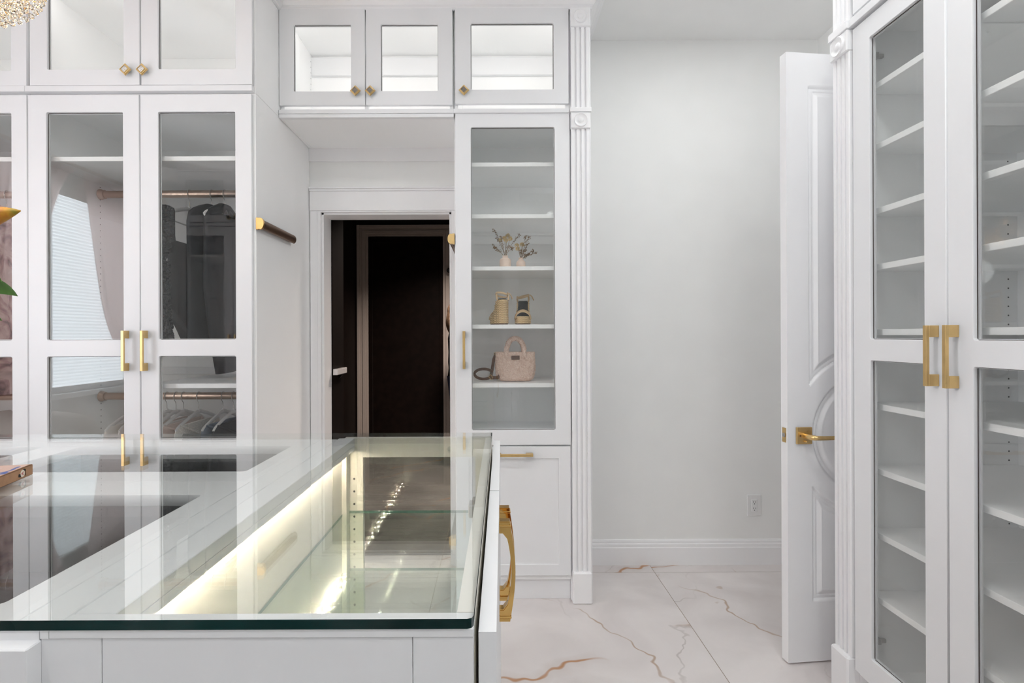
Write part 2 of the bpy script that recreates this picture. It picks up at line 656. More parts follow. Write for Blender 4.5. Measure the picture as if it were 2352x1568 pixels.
def cover_material():
    m, nt, b, L = nmat('book_cover_print')
    tc = nt.nodes.new('ShaderNodeTexCoord')
    n = nt.nodes.new('ShaderNodeTexNoise')
    n.inputs['Scale'].default_value = 11
    n.inputs['Detail'].default_value = 3
    n.inputs['Distortion'].default_value = 1.5
    L.new(tc.outputs['Object'], n.inputs['Vector'])
    r = nt.nodes.new('ShaderNodeValToRGB')
    r.color_ramp.interpolation = 'CONSTANT'
    r.color_ramp.elements[0].position = 0.0
    r.color_ramp.elements[0].color = (0.03, 0.08, 0.30, 1)
    r.color_ramp.elements[1].position = 0.41
    r.color_ramp.elements[1].color = (0.60, 0.40, 0.32, 1)
    for p, c in ((0.60, (0.72, 0.66, 0.70, 1)), (0.68, (0.45, 0.10, 0.10, 1))):
        e = r.color_ramp.elements.new(p)
        e.color = c
    L.new(n.outputs['Fac'], r.inputs['Fac'])
    L.new(r.outputs['Color'], b.inputs['Base Color'])
    b.inputs['Roughness'].default_value = 0.35
    return m


M_rope, M_boucle, M_marble, M_floral = rope_material(), boucle_material(), marble_material(), floral_material()
M_crystal, M_pave, M_lily, M_cover = crystal_material(), pave_material(), lily_material(), cover_material()
M_marble_dim = marble_material('dimmed_marble_tile', (0.20, 0.185, 0.175), (0.29, 0.27, 0.255))  # passage tiles: the same marble with the room's dimness put into its colour
M_gasket = simple('dark_gasket', (0.05, 0.035, 0.03), 0.6)
M_grout = simple('tan_grout', (0.36, 0.29, 0.24), 0.8)
M_book = simple('tan_book_cloth', (0.42, 0.23, 0.125), 0.7, bump=0.4, bscale=900, var=0.08, vscale=60)
M_page = simple('book_pages', (0.75, 0.70, 0.62), 0.8)
M_ink = simple('black_print', (0.01, 0.01, 0.01), 0.6)
M_red = simple('red_print', (0.45, 0.02, 0.03), 0.6)
M_disc = simple('cream_print', (0.80, 0.72, 0.60), 0.6)

# ------------------------------------------------------------------ room shell
floor = struct('floor', boxes([(WALL_L - 0.1, 3.0, WALL_F - 0.1, 6.3, -0.08, -0.0012)], 0), M_grout, 'large-format polished marble tile floor')
TS = 1.2
tile_cache = {}
xi = 0.885 - 4 * TS
while xi < 3.0:
    for y0, y1 in [(WALL_F, -0.58), (-0.58, 0.62), (0.62, 1.82), (1.82, 3.02), (3.02, 3.27), (3.27, 4.22), (4.22, 5.42), (5.42, 6.17)]:
        x0, x1 = max(xi, WALL_L), min(xi + TS, 2.95)
        yi = y0
        if x1 - x0 > 0.05 and y1 - y0 > 0.05 and not (yi > 3.2 and (x1 < -1.6 or x0 > 1.3)):
            key = (round(x1 - x0, 3), round(y1 - y0, 3))
            if key not in tile_cache:
                tile_cache[key] = boxes([(-key[0] / 2 + 0.0015, key[0] / 2 - 0.0015, -key[1] / 2 + 0.0015, key[1] / 2 - 0.0015, -0.0012, 0.0)], 0.0004)
            part('tile', tile_cache[key].copy(), M_marble_dim if yi > 3.2 else M_marble, floor, loc=((x0 + x1) / 2, (y0 + y1) / 2, 0))
    xi += TS

struct('ceiling', boxes([(WALL_L - 0.1, 3.0, WALL_F - 0.1, 3.5, CEIL, CEIL + 0.1)], 0), M_ceil, 'plain white painted ceiling')
# back wall with the doorway in it
DX0, DX1, DZ = -0.989, -0.243, 2.026
struct('wall_back', boxes([(WALL_L - 0.1, DX0, WALL_B, WALL_B + 0.14, 0, CEIL), (DX1, WALL_R + 0.12, WALL_B, WALL_B + 0.14, 0, CEIL), (DX0, DX1, WALL_B, WALL_B + 0.14, DZ, CEIL)], 0), M_wall, 'white back wall with a doorway beside the display tower')
# right wall with the opening of the white door
RY0, RY1 = 2.262, 2.985
struct('wall_right', boxes([(WALL_R, WALL_R + 0.12, WALL_F - 0.1, RY0, 0, CEIL), (WALL_R, WALL_R + 0.12, RY1, WALL_B, 0, CEIL), (WALL_R, WALL_R + 0.12, RY0, RY1, 2.455, CEIL)], 0), M_wall, 'white right wall behind the shelving cabinet')
struct('wall_hall', boxes([(2.9, 3.0, 1.6, 3.5, 0, CEIL), (WALL_R + 0.12, 2.9, 1.5, 1.6, 0, CEIL), (WALL_R + 0.12, 2.9, 3.4, 3.5, 0, CEIL)], 0), M_wall, 'white hallway walls beyond the open door')
struct('wall_front', boxes([(WALL_L - 0.1, WALL_R + 0.12, WALL_F - 0.1, WALL_F, 0, CEIL)], 0), M_wall, 'white wall behind the opposite wardrobes')
WY0, WY1, WZ0, WZ1 = 0.30, 1.50, 0.92, 2.36
struct('wall_left', boxes([(WALL_L - 0.1, WALL_L, WALL_F - 0.1, WY0, 0, CEIL), (WALL_L - 0.1, WALL_L, WY1, WALL_B, 0, CEIL), (WALL_L - 0.1, WALL_L, WY0, WY1, 0, WZ0), (WALL_L - 0.1, WALL_L, WY0, WY1, WZ1, CEIL)], 0), M_wall, 'white left wall with the window')

# window: frame, glass, pleated shade, sill
win = struct_empty('window_1', 'window with a glowing white pleated shade', (WALL_L, (WY0 + WY1) / 2, WZ0))
hw, hh = (WY1 - WY0) / 2, WZ1 - WZ0
part('window_frame', boxes([(-0.09, -0.04, -hw, -hw + 0.05, 0, hh), (-0.09, -0.04, hw - 0.05, hw, 0, hh), (-0.09, -0.04, -hw, hw, 0, 0.05), (-0.09, -0.04, -hw, hw, hh - 0.05, hh), (-0.085, -0.045, -0.015, 0.015, 0, hh)]), M_trim, win)
part('window_pane', boxes([(-0.07, -0.066, -hw + 0.05, hw - 0.05, 0.05, hh - 0.05)], 0), M_pane, win)
part('window_sill', boxes([(-0.04, 0.06, -hw - 0.05, hw + 0.05, -0.035, 0.0)]), M_trim, win)
bm = bmesh.new()
npl = 58
prof = []
for k in range(npl * 2 + 1):
    prof.append(((-0.022 if k % 2 else -0.010), 0.045 + (hh - 0.06) * k / (npl * 2)))
back = [(-0.026, z) for _, z in reversed(prof)]
add_prism(bm, prof + [(-0.027, prof[-1][1]), (-0.027, prof[0][1])], -hw + 0.012, hw - 0.012, 'Y')
bmesh.ops.recalc_face_normals(bm, faces=list(bm.faces))
sm_ = finish(bm)
sm_.materials.append(M_blind)
sm_.materials.append(M_blind2)
for p in sm_.polygons:
    p.material_index = 1 if p.normal.z < -0.05 else 0
part('pleated_shade', sm_, None, win)
part('shade_rail', boxes([(-0.03, -0.004, -hw + 0.012, hw - 0.012, 0.032, 0.046), (-0.03, -0.004, -hw + 0.012, hw - 0.012, hh - 0.03, hh)]), M_plastic, win)

# baseboard of the alcove, door casing, doorway jambs
base_prof = [(WALL_B, 0), (WALL_B - 0.017, 0), (WALL_B - 0.017, 0.098), (WALL_B - 0.014, 0.102), (WALL_B - 0.0135, 0.118), (WALL_B - 0.009, 0.123), (WALL_B - 0.009, 0.133), (WALL_B - 0.005, 0.142), (WALL_B, 0.143)]
struct('baseboard_back', prism(base_prof, 0.48, WALL_R, 'X'), M_trim, 'white moulded baseboard along the alcove wall')
struct('baseboard_right', boxes([(WALL_R - 0.015, WALL_R, RY1 + 0.09, WALL_B - 0.017, 0, 0.143)]), M_trim, 'short white baseboard in the alcove corner')
struct('trim_1', boxes([(DX0 - 0.062, DX0 - 0.02, WALL_B - 0.016, WALL_B, 0, DZ + 0.008), (DX0 - 0.020, DX0, WALL_B - 0.021, WALL_B, 0, DZ - 0.0005),
                        (DX1, DX1 + 0.05, WALL_B - 0.018, WALL_B, 0, DZ + 0.008),
                        (DX0 - 0.062, DX1 + 0.05, WALL_B - 0.024, WALL_B, DZ + 0.008, DZ + 0.118),
                        (DX0 - 0.062, DX1 + 0.05, WALL_B - 0.032, WALL_B, DZ + 0.118, DZ + 0.130),
                        (DX0 - 0.062, DX1 + 0.05, WALL_B - 0.040, WALL_B, DZ + 0.130, DZ + 0.139),
                        (DX0 - 0.0195, DX1 - 0.0005, WALL_B - 0.0195, WALL_B, DZ, DZ + 0.0078)], 0.0015), M_trim, 'white doorway casing with a flat header board')
struct('trim_2', boxes([(DX0, DX0 + 0.012, WALL_B, WALL_B + 0.14, 0, DZ), (DX1 - 0.012, DX1, WALL_B, WALL_B + 0.14, 0, DZ), (DX0, DX1, WALL_B, WALL_B + 0.14, DZ - 0.012, DZ)], 0.001), M_trim, 'white doorway jamb lining')
struct('trim_3', boxes([(-1.057, -0.195, WALL_B - 0.014, WALL_B, 2.318, 2.392)]), M_trim, 'white cleat board under the bridge cabinet')
struct('trim_4', boxes([(WALL_R - 0.018, WALL_R, RY1, RY1 + 0.085, 0, 2.54), (WALL_R - 0.018, WALL_R, RY0 - 0.02, RY1 + 0.085, 2.455, 2.54)]), M_trim, 'white casing of the right-hand doorway')

# ------------------------------------------------------------------ passage beyond the doorway
PY = 6.17
struct('wall_passage_left', boxes([(-1.05, -0.972, WALL_B + 0.14, 3.515, 0, 2.44), (-1.65, -1.56, WALL_B + 0.14, PY + 0.1, 0, 2.8), (-1.56, -1.05, 3.50, 3.515, 0, 2.44)], 0.001), M_dark, 'dark walnut panelled left side of the passage')
struct('wall_passage_back', boxes([(-1.56, 1.3, PY, PY + 0.1, 0, 2.8)], 0), M_dkwall, 'dark end wall of the passage')
struct('wall_passage_right', boxes([(1.3, 1.4, WALL_B + 0.14, PY + 0.1, 0, 2.8)], 0), M_dkwall, 'dark right side of the passage')
struct('ceiling_passage', boxes([(-1.56, 1.3, WALL_B + 0.14, PY, 2.75, 2.8)], 0), M_dkwall, 'dark passage ceiling')
struct('trim_5', boxes([(-1.56, 1.3, PY - 0.03, PY, 2.64, 2.66)]), M_casing, 'thin warm strip above the passage door')
d2 = struct_empty('door_2', 'closed dark walnut door at the end of the passage', ((UX(848, 771, PY) + UX(1018, 771, PY)) / 2, PY, 0))
part('door_leaf', plate(rect(-0.42, 0.42, 0.01, 2.44), [rect(-0.375, 0.375, 0.12, 2.37)], -0.025, -0.002, 0.003), M_dark, d2)
part('door_panel', boxes([(-0.38, 0.38, -0.019, -0.004, 0.115, 2.375)], 0.002), M_dark, d2)
cas = []
for (a, b, t) in ((0.42, 0.452, 0.018), (0.452, 0.492, 0.032), (0.492, 0.518, 0.022), (0.518, 0.552, 0.036)):
    cas += [(-b, -a, -t, 0, 0, 2.44 + (b - 0.42)), (a, b, -t, 0, 0, 2.44 + (b - 0.42)), (-a, a, -t, 0, 2.44 + a - 0.42, 2.44 + b - 0.42)]
part('door_casing', boxes(cas, 0.003), M_casing, d2)
led = thing('marble_ledge', 'white marble ledge end on the dark passage wall', 'ledge', (-0.972, 3.42, 1.10))
part('ledge_top', boxes([(0.0, 0.030, -0.145, 0.062, -0.018, 0.018)], 0.003), M_marble, led)
part('support_bracket', prism([(0.0, -0.018), (0.026, -0.018), (0.0, -0.05)], -0.02, 0.02, 'Y'), M_dark, led)
area_light('passage_light', (-0.2, 4.7, 2.73), (0, 0, 0), 0.3, 0.3, 70.0, (1.0, 0.86, 0.75), math.radians(130))
knob = thing('robe_hook', 'small round black knob beside the dark passage door', 'hook', (U(1032, 622, 6.13)[0], 6.13, U(1032, 622, 6.13)[1]))
part('hook_stem', lathe([(0.022, 0.004), (0.022, -0.006), (0.009, -0.008), (0.009, -0.03)], 16, axis='Y'), M_ink, knob)
part('hook_knob', lathe([(0.009, -0.03), (0.022, -0.034), (0.027, -0.046), (0.018, -0.056), (0.001, -0.058)], 16, axis='Y'), M_ink, knob)

# ------------------------------------------------------------------ cabinet builders (local: front at y=0 facing -y, body to +y)
T = 0.019


def u_pull(L, axis='z'):
    """square-section bar pull, 35 mm proud, length L along z or x"""
    w, e = 0.0125, 0.034
    if axis == 'z':
        return boxes([(-w / 2, w / 2, -0.038, -0.0281, -L / 2, L / 2), (-w / 2, w / 2, -0.028, 0, L / 2 - e, L / 2), (-w / 2, w / 2, -0.028, 0, -L / 2, -L / 2 + e)], 0.0008)
    return boxes([(-L / 2, L / 2, -0.038, -0.0281, -w / 2, w / 2), (L / 2 - e, L / 2, -0.028, 0, -w / 2, w / 2), (-L / 2, -L / 2 + e, -0.028, 0, -w / 2, w / 2)], 0.0008)


def diamond_knob():
    """square knob turned on its corner: stepped gold frame with a crystal inlay"""
    bm = bmesh.new()
    add_lathe(bm, [(0.006, 0.0), (0.006, -0.014)], 12, axis='Y')
    s = 0.0265

    def ring(r, y):
        return [bm.verts.new((r, y, 0)), bm.verts.new((0, y, r)), bm.verts.new((-r, y, 0)), bm.verts.new((0, y, -r))]
    rs = [ring(s * 0.75, -0.012), ring(s, -0.016), ring(s, -0.019), ring(s * 0.86, -0.023), ring(s * 0.80, -0.023), ring(s * 0.62, -0.027), ring(s * 0.58, -0.025)]
    bm.faces.new(rs[0])
    for a, b in zip(rs[:-1], rs[1:]):
        for k in range(4):
            bm.faces.new((a[k], b[k], b[(k + 1) % 4], a[(k + 1) % 4]))
    f = bm.faces.new(list(reversed(rs[-1])))
    bmesh.ops.recalc_face_normals(bm, faces=list(bm.faces))
    f.material_index = 1
    me = finish(bm)
    me.materials.append(M_gold)
    me.materials.append(M_pave)
    return me


KNOB = diamond_knob()
PULLS = {}


def pull_mesh(L, axis):
    k = (round(L, 3), axis)
    if k not in PULLS:
        PULLS[k] = u_pull(L, axis)
        PULLS[k].materials.append(M_gold)
    return PULLS[k]


def glass_door(root, x0, x1, z0, z1, wins, pull=None, hinge=None, name='door'):
    d = part(name, plate(rect(x0, x1, z0, z1), [round_rect(*w, 0.007) for w in wins], -0.021, -0.001), M_cab, root)
    for w in wins:
        part('glass_pane', boxes([(w[0] - 0.006, w[1] + 0.006, -0.0085, -0.0045, w[2] - 0.006, w[3] + 0.006)], 0), M_pane, d)
        part('gasket', boxes([(w[0] - 0.0005, w[0] + 0.0016, -0.0102, -0.0086, w[2], w[3]), (w[1] - 0.0016, w[1] + 0.0005, -0.0102, -0.0086, w[2], w[3]), (w[0] + 0.0017, w[1] - 0.0017, -0.0102, -0.0086, w[3] - 0.0016, w[3] + 0.0005), (w[0] + 0.0017, w[1] - 0.0017, -0.0102, -0.0086, w[2] - 0.0005, w[2] + 0.0016)], 0), M_gasket, d)
        g = [(w[0] - 0.004, w[0] + 0.0035, -0.004, 0.0, w[2], w[3]), (w[1] - 0.0035, w[1] + 0.004, -0.004, 0.0, w[2], w[3]), (w[0] + 0.0036, w[1] - 0.0036, -0.004, 0.0, w[3] - 0.0035, w[3] + 0.004), (w[0] + 0.0036, w[1] - 0.0036, -0.004, 0.0, w[2] - 0.004, w[2] + 0.0035)]
        part('glazing_bead', boxes(g, 0), M_cab, d)
    if pull:
        if pull[0] == 'v':
            part('handle', pull_mesh(pull[3] - pull[2], 'z'), M_gold, d, loc=(pull[1], -0.021, (pull[2] + pull[3]) / 2), label='square brushed gold bar handle')
        elif pull[0] == 'h':
            part('handle', pull_mesh(pull[2] - pull[1], 'x'), M_gold, d, loc=((pull[1] + pull[2]) / 2, -0.021, pull[3]), label='horizontal brushed gold bar handle')
        else:
            part('knob', KNOB, None, d, loc=(pull[1], -0.021, pull[2]), label='gold diamond knob with a crystal inlay')
    return d


def hinge_me(sx):
    return boxes([(0 if sx > 0 else -0.016, 0.016 if sx > 0 else 0, 0.004, 0.055, -0.011, 0.011), (0 if sx > 0 else -0.011, 0.011 if sx > 0 else 0, 0.05, 0.075, -0.007, 0.007)], 0.002)


def cabinet(name, label, loc, rz, W, D, z0, z1, shelves=(), holes=(), hole_z=(0.3, 2.2), hinges=(), toe=None, cat='cabinet', group=None, xs=(), lining=None):
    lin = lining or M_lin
    r = thing(name, label, cat, loc, rz, group)
    part('side_panel', boxes([(0, T, 0, D, z0, z1)]), lin, r)
    part('side_panel', boxes([(W - T, W, 0, D, z0, z1)]), lin, r)
    part('back_panel', boxes([(T, W - T, D - 0.012, D, z0, z1)], 0), lin, r)
    part('top_panel', boxes([(T, W - T, 0, D - 0.012, z1 - T, z1)]), lin, r)
    part('bottom_panel', boxes([(T, W - T, 0, D - 0.012, z0, z0 + T)]), lin, r)
    for x in xs:
        part('centre_stile', boxes([(x - T / 2, x + T / 2, 0.001, 0.021, z0 + T, z1 - T)]), lin, r)
    for s in shelves:
        zt, sx0, sx1, sy0 = (s + (None,) * 4)[:4] if isinstance(s, tuple) else (s, None, None, None)
        part('shelf', boxes([(T + 0.001 if sx0 is None else sx0, W - T - 0.001 if sx1 is None else sx1, 0.022 if sy0 is None else sy0, D - 0.013, zt - 0.0205, zt)]), lin, r)
    if toe:
        part('toe_kick', boxes([(0, W, toe, toe + 0.018, 0, z0)]), M_cab, r)
    if holes:
        bm = bmesh.new()
        for yy in holes:
            z = hole_z[0]
            while z < hole_z[1]:
                for xx, n in ((T + 0.0004, 1), (W - T - 0.0004, -1)):
                    vs = [bm.verts.new((xx, yy + 0.003 * math.cos(k * PI / 4), z + 0.003 * math.sin(k * PI / 4))) for k in range(8)]
                    bm.faces.new(vs if n > 0 else list(reversed(vs)))
                z += 0.032
        part('shelf_pin_hole', finish(bm), M_hole, r, kind='stuff')
    for (xx, s, zz) in hinges:
        part('hinge', hinge_me(s), M_hinge, r, loc=(xx, 0, zz), label='grey concealed hinge')
    return r


def crown(name, label, pts, inward):
    """crown moulding swept along a plan polyline (mitred)"""
    prof = [(0.0, 2.925), (0.012, 2.925), (0.013, 2.938), (0.022, 2.944), (0.030, 2.960), (0.052, 2.984), (0.066, 2.990), (0.072, 3.0), (0.085, 3.002), (0.085, CEIL), (0.0, CEIL)]
    bm = bmesh.new()
    n = len(pts)
    rings = []
    for i in range(n):
        p = Vector(pts[i])
        nn = []
        if i > 0:
            d = (p - Vector(pts[i - 1])).normalized()
            nn.append(Vector((d.y, -d.x)) * inward)
        if i < n - 1:
            d = (Vector(pts[i + 1]) - p).normalized()
            nn.append(Vector((d.y, -d.x)) * inward)
        if len(nn) == 2:
            m = (nn[0] + nn[1])
            m = m / (1 + nn[0].dot(nn[1]))
        else:
            m = nn[0]
        rings.append([bm.verts.new((p.x + m.x * o, p.y + m.y * o, z)) for o, z in prof])
    k = len(prof)
    for a, b in zip(rings[:-1], rings[1:]):
        for j in range(k):
            bm.faces.new((a[j], a[(j + 1) % k], b[(j + 1) % k], b[j]))
    bm.faces.new(rings[0])
    bm.faces.new(list(reversed(rings[-1])))
    bmesh.ops.recalc_face_normals(bm, faces=list(bm.faces))
    return struct(name, finish(bm), M_trim, label)


# ------------------------------------------------------------------ left wardrobe row
YD, YC = 2.402, 2.4225            # door faces / carcass front
LX1 = -1.057
LX0 = -2.0595
Wd = LX1 - LX0
lx = lambda px, py=500: UX(px, py, YD) - LX0
lz = lambda py, px=320: UZ(px, py, YD)
DEP = WALL_B - 0.003 - YC
wa = cabinet('wardrobe', 'tall white wardrobe with two glass doors, dark dresses hanging inside', (LX0, YC, 0), 0, Wd, DEP, 0.10, 2.398,
             shelves=[2.127], holes=(0.40,), hinges=[(T, 1, 2.30), (T, 1, 0.30)], toe=0.06, cat='wardrobe', xs=(lx(321.5),))
for (a, b, wx0, wx1, hx) in ((65, 320, 107, 283, 294), (323, 578, 364, 541, 337)):
    x0, x1, p, q = lx(a), lx(b), lx(wx0), lx(wx1)
    glass_door(wa, x0, x1, 0.125, lz(217), [(p, q, 0.21, lz(818)), (p, q, lz(780), lz(257))], ('v', lx(hx, 800), lz(851), lz(759)))
part('half_shelf', boxes([(0.49, Wd - T - 0.001, 0.03, DEP - 0.013, 1.084, 1.105)]), M_cab, wa)
part('back_rail', boxes([(T, Wd - T, DEP - 0.03, DEP - 0.012, 1.105, 1.145)]), M_cab, wa)
for zr in (2.056, 1.010):
    rod = part('hanging_rod', lathe([(0.0185, T), (0.0185, Wd - T)], 24, axis='X', origin=(0, 0.4, zr)), M_bronze, wa)
    for xx, s in ((T, 1), (Wd - T, -1)):
        part('rod_flange', lathe([(0.027, xx), (0.027, xx + s * 0.008), (0.022, xx + s * 0.016), (0.022, xx + s * 0.026), (0.019, xx + s * 0.028)], 24, axis='X', origin=(0, 0.4, zr)), M_bronze, rod)
wau = cabinet('upper_cabinet', 'upper white cabinet with two lit glass doors above the dark dresses', (LX0, YC, 0), 0, Wd, DEP, 2.3988, 2.925, hinges=[(T, 1, 2.81)], xs=(lx(322, 100),))
for (a, b, wx0, wx1, kx) in ((68, 320, 108, 284, 294), (324, 579, 363, 541, 332)):
    glass_door(wau, lx(a, 100), lx(b, 100), lz(195), 2.915, [(lx(wx0, 100), lx(wx1, 100), lz(159), 2.84)], ('k', lx(kx, 164), lz(164)))
part('ledge', boxes([(0, Wd - 0.004, -0.030, 0.0, lz(211), lz(198))]), M_cab, wau)
# second double unit, mostly out of frame on the left
wb = cabinet('wardrobe', 'white wardrobe at the left edge of the photo, blush floral gown inside', (WALL_L + 0.004, YC, 0), 0, LX0 - WALL_L - 0.006, DEP, 0.10, 2.398,
             shelves=[2.127], toe=0.06, cat='wardrobe')
WB = LX0 - WALL_L - 0.006
ox = LX0 - WALL_L - 0.004
for i in (0, 1):
    x0 = (lx(-193) if i else lx(-450)) + ox
    x1 = (lx(62) if i else lx(-196)) + ox
    p, q = x0 + 0.08, x1 - 0.068
    glass_door(wb, max(x0, 0.002), x1, 0.125, lz(217), [(max(p, 0.08), q, 0.21, lz(818)), (max(p, 0.08), q, lz(780), lz(258))], ('v', x0 + 0.026 if i else x1 - 0.026, lz(851), lz(759)))
for zr in (2.056, 1.010):
    rod = part('hanging_rod', lathe([(0.0185, T), (0.0185, WB - T)], 24, axis='X', origin=(0, 0.4, zr)), M_bronze, wb)
wbu = cabinet('upper_cabinet', 'upper white lit cabinet at the top left corner behind the crystals', (WALL_L + 0.004, YC, 0), 0, WB, DEP, 2.3988, 2.925)
for i in (0, 1):
    x0 = (lx(-193) if i else lx(-450)) + ox
    x1 = (lx(62) if i else lx(-196)) + ox
    glass_door(wbu, max(x0, 0.002), x1, lz(196), 2.915, [(max(x0 + 0.08, 0.08), x1 - 0.068, lz(161), 2.84)], ('k', x0 + 0.03 if i else x1 - 0.03, lz(164)))
part('ledge', boxes([(0, WB, -0.030, 0.0, lz(211), lz(198))]), M_cab, wbu)

# ------------------------------------------------------------------ bridge cabinet over the doorway, display tower
YT, YTC = 2.682, 2.7035
TD = WALL_B - 0.003 - YTC
tz = lambda py, px=1135: UZ(px, py, YT)
BX0, BX1 = -1.055, -0.1965
bx = lambda px, py=130: UX(px, py, YT) - BX0
wbr = cabinet('bridge_cabinet', 'white bridge cabinet with two square lit glass doors above the doorway', (BX0, YTC, 0), 0, BX1 - BX0, TD, 2.392, 2.935, holes=(TD - 0.035,), hole_z=(2.46, 2.88), xs=(bx(839.2),))
for (a, b, wx0, wx1, kx) in ((641, 838, 674, 806, 818), (840.5, 1039, 874.5, 1006, 852)):
    glass_door(wbr, bx(a), bx(b), tz(240), tz(18), [(bx(wx0), bx(wx1), tz(208), tz(54))], ('k', bx(kx, 211), tz(210.5)))
part('ledge', boxes([(0.0, BX1 - BX0 + 0.002, -0.030, 0.0, 2.4105, 2.431), (0.0, BX1 - BX0 + 0.002, -0.026, 0.0, 2.392, 2.410)]), M_cab, wbr)
part('back_cleat', boxes([(T, BX1 - BX0 - T, TD - 0.032, TD - 0.012, 2.80, 2.90)]), M_cab, wbr)
TX0, TX1 = -0.1935, 0.376
TW = TX1 - TX0
ty = lambda px, py=700: UX(px, py, YT) - TX0
tw = cabinet('display_tower', 'tall white display tower with one narrow glass door between doorway and alcove', (TX0, YTC, 0), 0, TW, TD, 0.105, 2.408,
             shelves=[UZ(1180, y, 2.727) for y in (373, 492, 611.5, 745, 880)], toe=0.02)
glass_door(tw, ty(1047), ty(1310), tz(1022), tz(259), [(ty(1083), ty(1275), tz(988), tz(292))], ('v', ty(1066), tz(846), tz(760)))
part('shelf', boxes([(T, TW - T, 0.0, TD - 0.012, tz(1022) - 0.012, tz(1000))]), M_cab, tw)
hz0, hz1 = tz(1322), tz(1025.5)
hm = part('hamper_front', plate(rect(ty(1047), ty(1309), hz0, hz1), [rect(ty(1075), ty(1281.5), tz(1297), tz(1053))], -0.021, -0.001, 0.001), M_cab, tw)
part('shaker_panel', boxes([(ty(1072), ty(1284), -0.013, -0.002, tz(1300), tz(1050))], 0), M_cab, hm)
part('handle', pull_mesh(0.19, 'x'), M_gold, hm, loc=(ty(1178), -0.021, tz(1042.5)), label='horizontal brushed gold bar handle')
twu = cabinet('upper_cabinet', 'upper white cabinet with one square lit glass door above the display tower', (TX0, YTC, 0), 0, TW, TD, 2.4088, 2.935)
glass_door(twu, ty(1047.5), ty(1308.5), tz(238), tz(18), [(ty(1083.5), ty(1274), tz(205.5), tz(52.5))], ('k', ty(1066, 210), tz(210)))
part('ledge', boxes([(-0.001, TW - 0.004, -0.030, 0.0, 2.4105, 2.431)]), M_cab, twu)
part('back_cleat', boxes([(T, TW - T, TD - 0.032, TD - 0.012, 2.80, 2.90)]), M_cab, twu)


def pilaster(name, label, loc, rz, w, ztop, plinth_h=0.155, zl=(2.4105, 2.431)):
    """fluted pilaster with bull's-eye blocks and a plinth; local front at y=0"""
    r = thing(name, label, 'pilaster', loc, rz)

    def shaft(z0, z1):
        g = w / 10.0
        xs = [0, 1.6, 2.5, 3.9, 4.8 + 0.2, 6.2, 7.3, 8.5, 10]
        poly = [(0, 0.03), (0, 0.003), (0.003, 0)]
        for a in (1.9, 4.5, 7.1):
            poly += [(a * g, 0), (a * g + 0.0012, 0.011), ((a + 1.0) * g - 0.0008, 0.011), ((a + 1.0) * g + 0.0005, 0)]
        poly += [(w - 0.003, 0), (w, 0.003), (w, 0.03)]
        part('fluted_shaft', prism(poly, z0, z1, 'Z'), M_trim, r)

    def rosette(z0, z1):
        bm = bmesh.new()
        add_box(bm, -0.003, w + 0.003, -0.010, 0.03, z0, z1, bev=0.004)
        R = w * 0.37
        add_lathe(bm, [(R, -0.009), (R, -0.013), (R * 0.92, -0.0165), (R * 0.8, -0.014), (R * 0.6, -0.0105), (R * 0.42, -0.0105), (R * 0.34, -0.0145), (R * 0.15, -0.017), (0.0005, -0.0172)], 28, axis='Y', origin=(w / 2, 0, (z0 + z1) / 2), cap=False)
        bmesh.ops.recalc_face_normals(bm, faces=list(bm.faces))
        part('rosette_block', finish(bm, smooth=28), M_trim, r)
    shaft(plinth_h, 2.330)
    rosette(2.330, zl[0] - 0.0005)
    part('ledge_cap', boxes([(-0.006, w + 0.006, -0.014, 0.03, zl[0], zl[1])]), M_trim, r)
    shaft(zl[1], 2.83)
    rosette(2.83, ztop)
    part('plinth_block', boxes([(-0.002, w + 0.002, -0.016, 0.035, 0, plinth_h)], 0.006), M_trim, r)
    return r


PX0 = UX(1313.5, 700, 2.675)
pilaster('fluted_pilaster', 'white fluted pilaster with round rosettes beside the alcove', (PX0, 2.675, 0), 0, 0.0925, 2.925)
part('backing_board', boxes([(0.075, 0.102, 0.03, 0.065, 0.10, 2.925), (-0.0055, 0.098, 0.0285, 0.45, 0.0, 2.925)], 0.001), M_trim, [o for o in COL.objects if o.name == 'fluted_pilaster'][0])

# ------------------------------------------------------------------ right-hand shelving cabinets
RX = 1.28
RXC = RX + 0.021
RY = 1.944
RD = WALL_R - 0.004 - RXC
rl = lambda px: RY - RX * F / (px - CX)
sh_r = [2.183, 1.972, 1.750, 1.557, 1.332, 1.076, 0.853, 0.631, 0.409]
RW = 0.806
rc = cabinet('shelving_cabinet', 'tall white shelving cabinet with two glass doors beside the open white door', (RXC, RY, 0), -PI / 2, RW, RD, 0.10, 2.405,
             shelves=sh_r, holes=(RD - 0.045, 0.05), hole_z=(0.42, 2.3), hinges=[(T, 1, 2.295), (T, 1, 0.235)], toe=0.05, xs=(rl(2175.5),))
da, db, dc = rl(1961), rl(2173), rl(2178)
dd = dc + (db - da)
wz = (0.2077, 1.2265, 1.298, 2.325)
glass_door(rc, da, db, 0.122, 2.398, [(rl(1998.5), db - 0.078, wz[0], wz[1]), (rl(1998.5), db - 0.078, wz[2], wz[3])], ('v', db - 0.030, 1.165, 1.340))
glass_door(rc, dc, dd, 0.122, 2.398, [(dc + 0.080, dd - 0.080, wz[0], wz[1]), (dc + 0.080, dd - 0.080, wz[2], wz[3])], ('v', dc + 0.030, 1.165, 1.340))
rcu = cabinet('upper_cabinet', 'upper white cabinet above the right-hand shelving cabinet', (RXC, RY, 0), -PI / 2, RW, RD, 2.4058, 2.935)
for (a, b, k) in ((da, db, db - 0.03), (dc, dd, dc + 0.03)):
    glass_door(rcu, a, b, 2.452, 2.925, [(a + 0.08, b - 0.078, 2.53, 2.85)], ('k', k, 2.50))
part('ledge', boxes([(0.0, RW, -0.032, 0.0, 2.408, 2.436)]), M_cab, rcu)
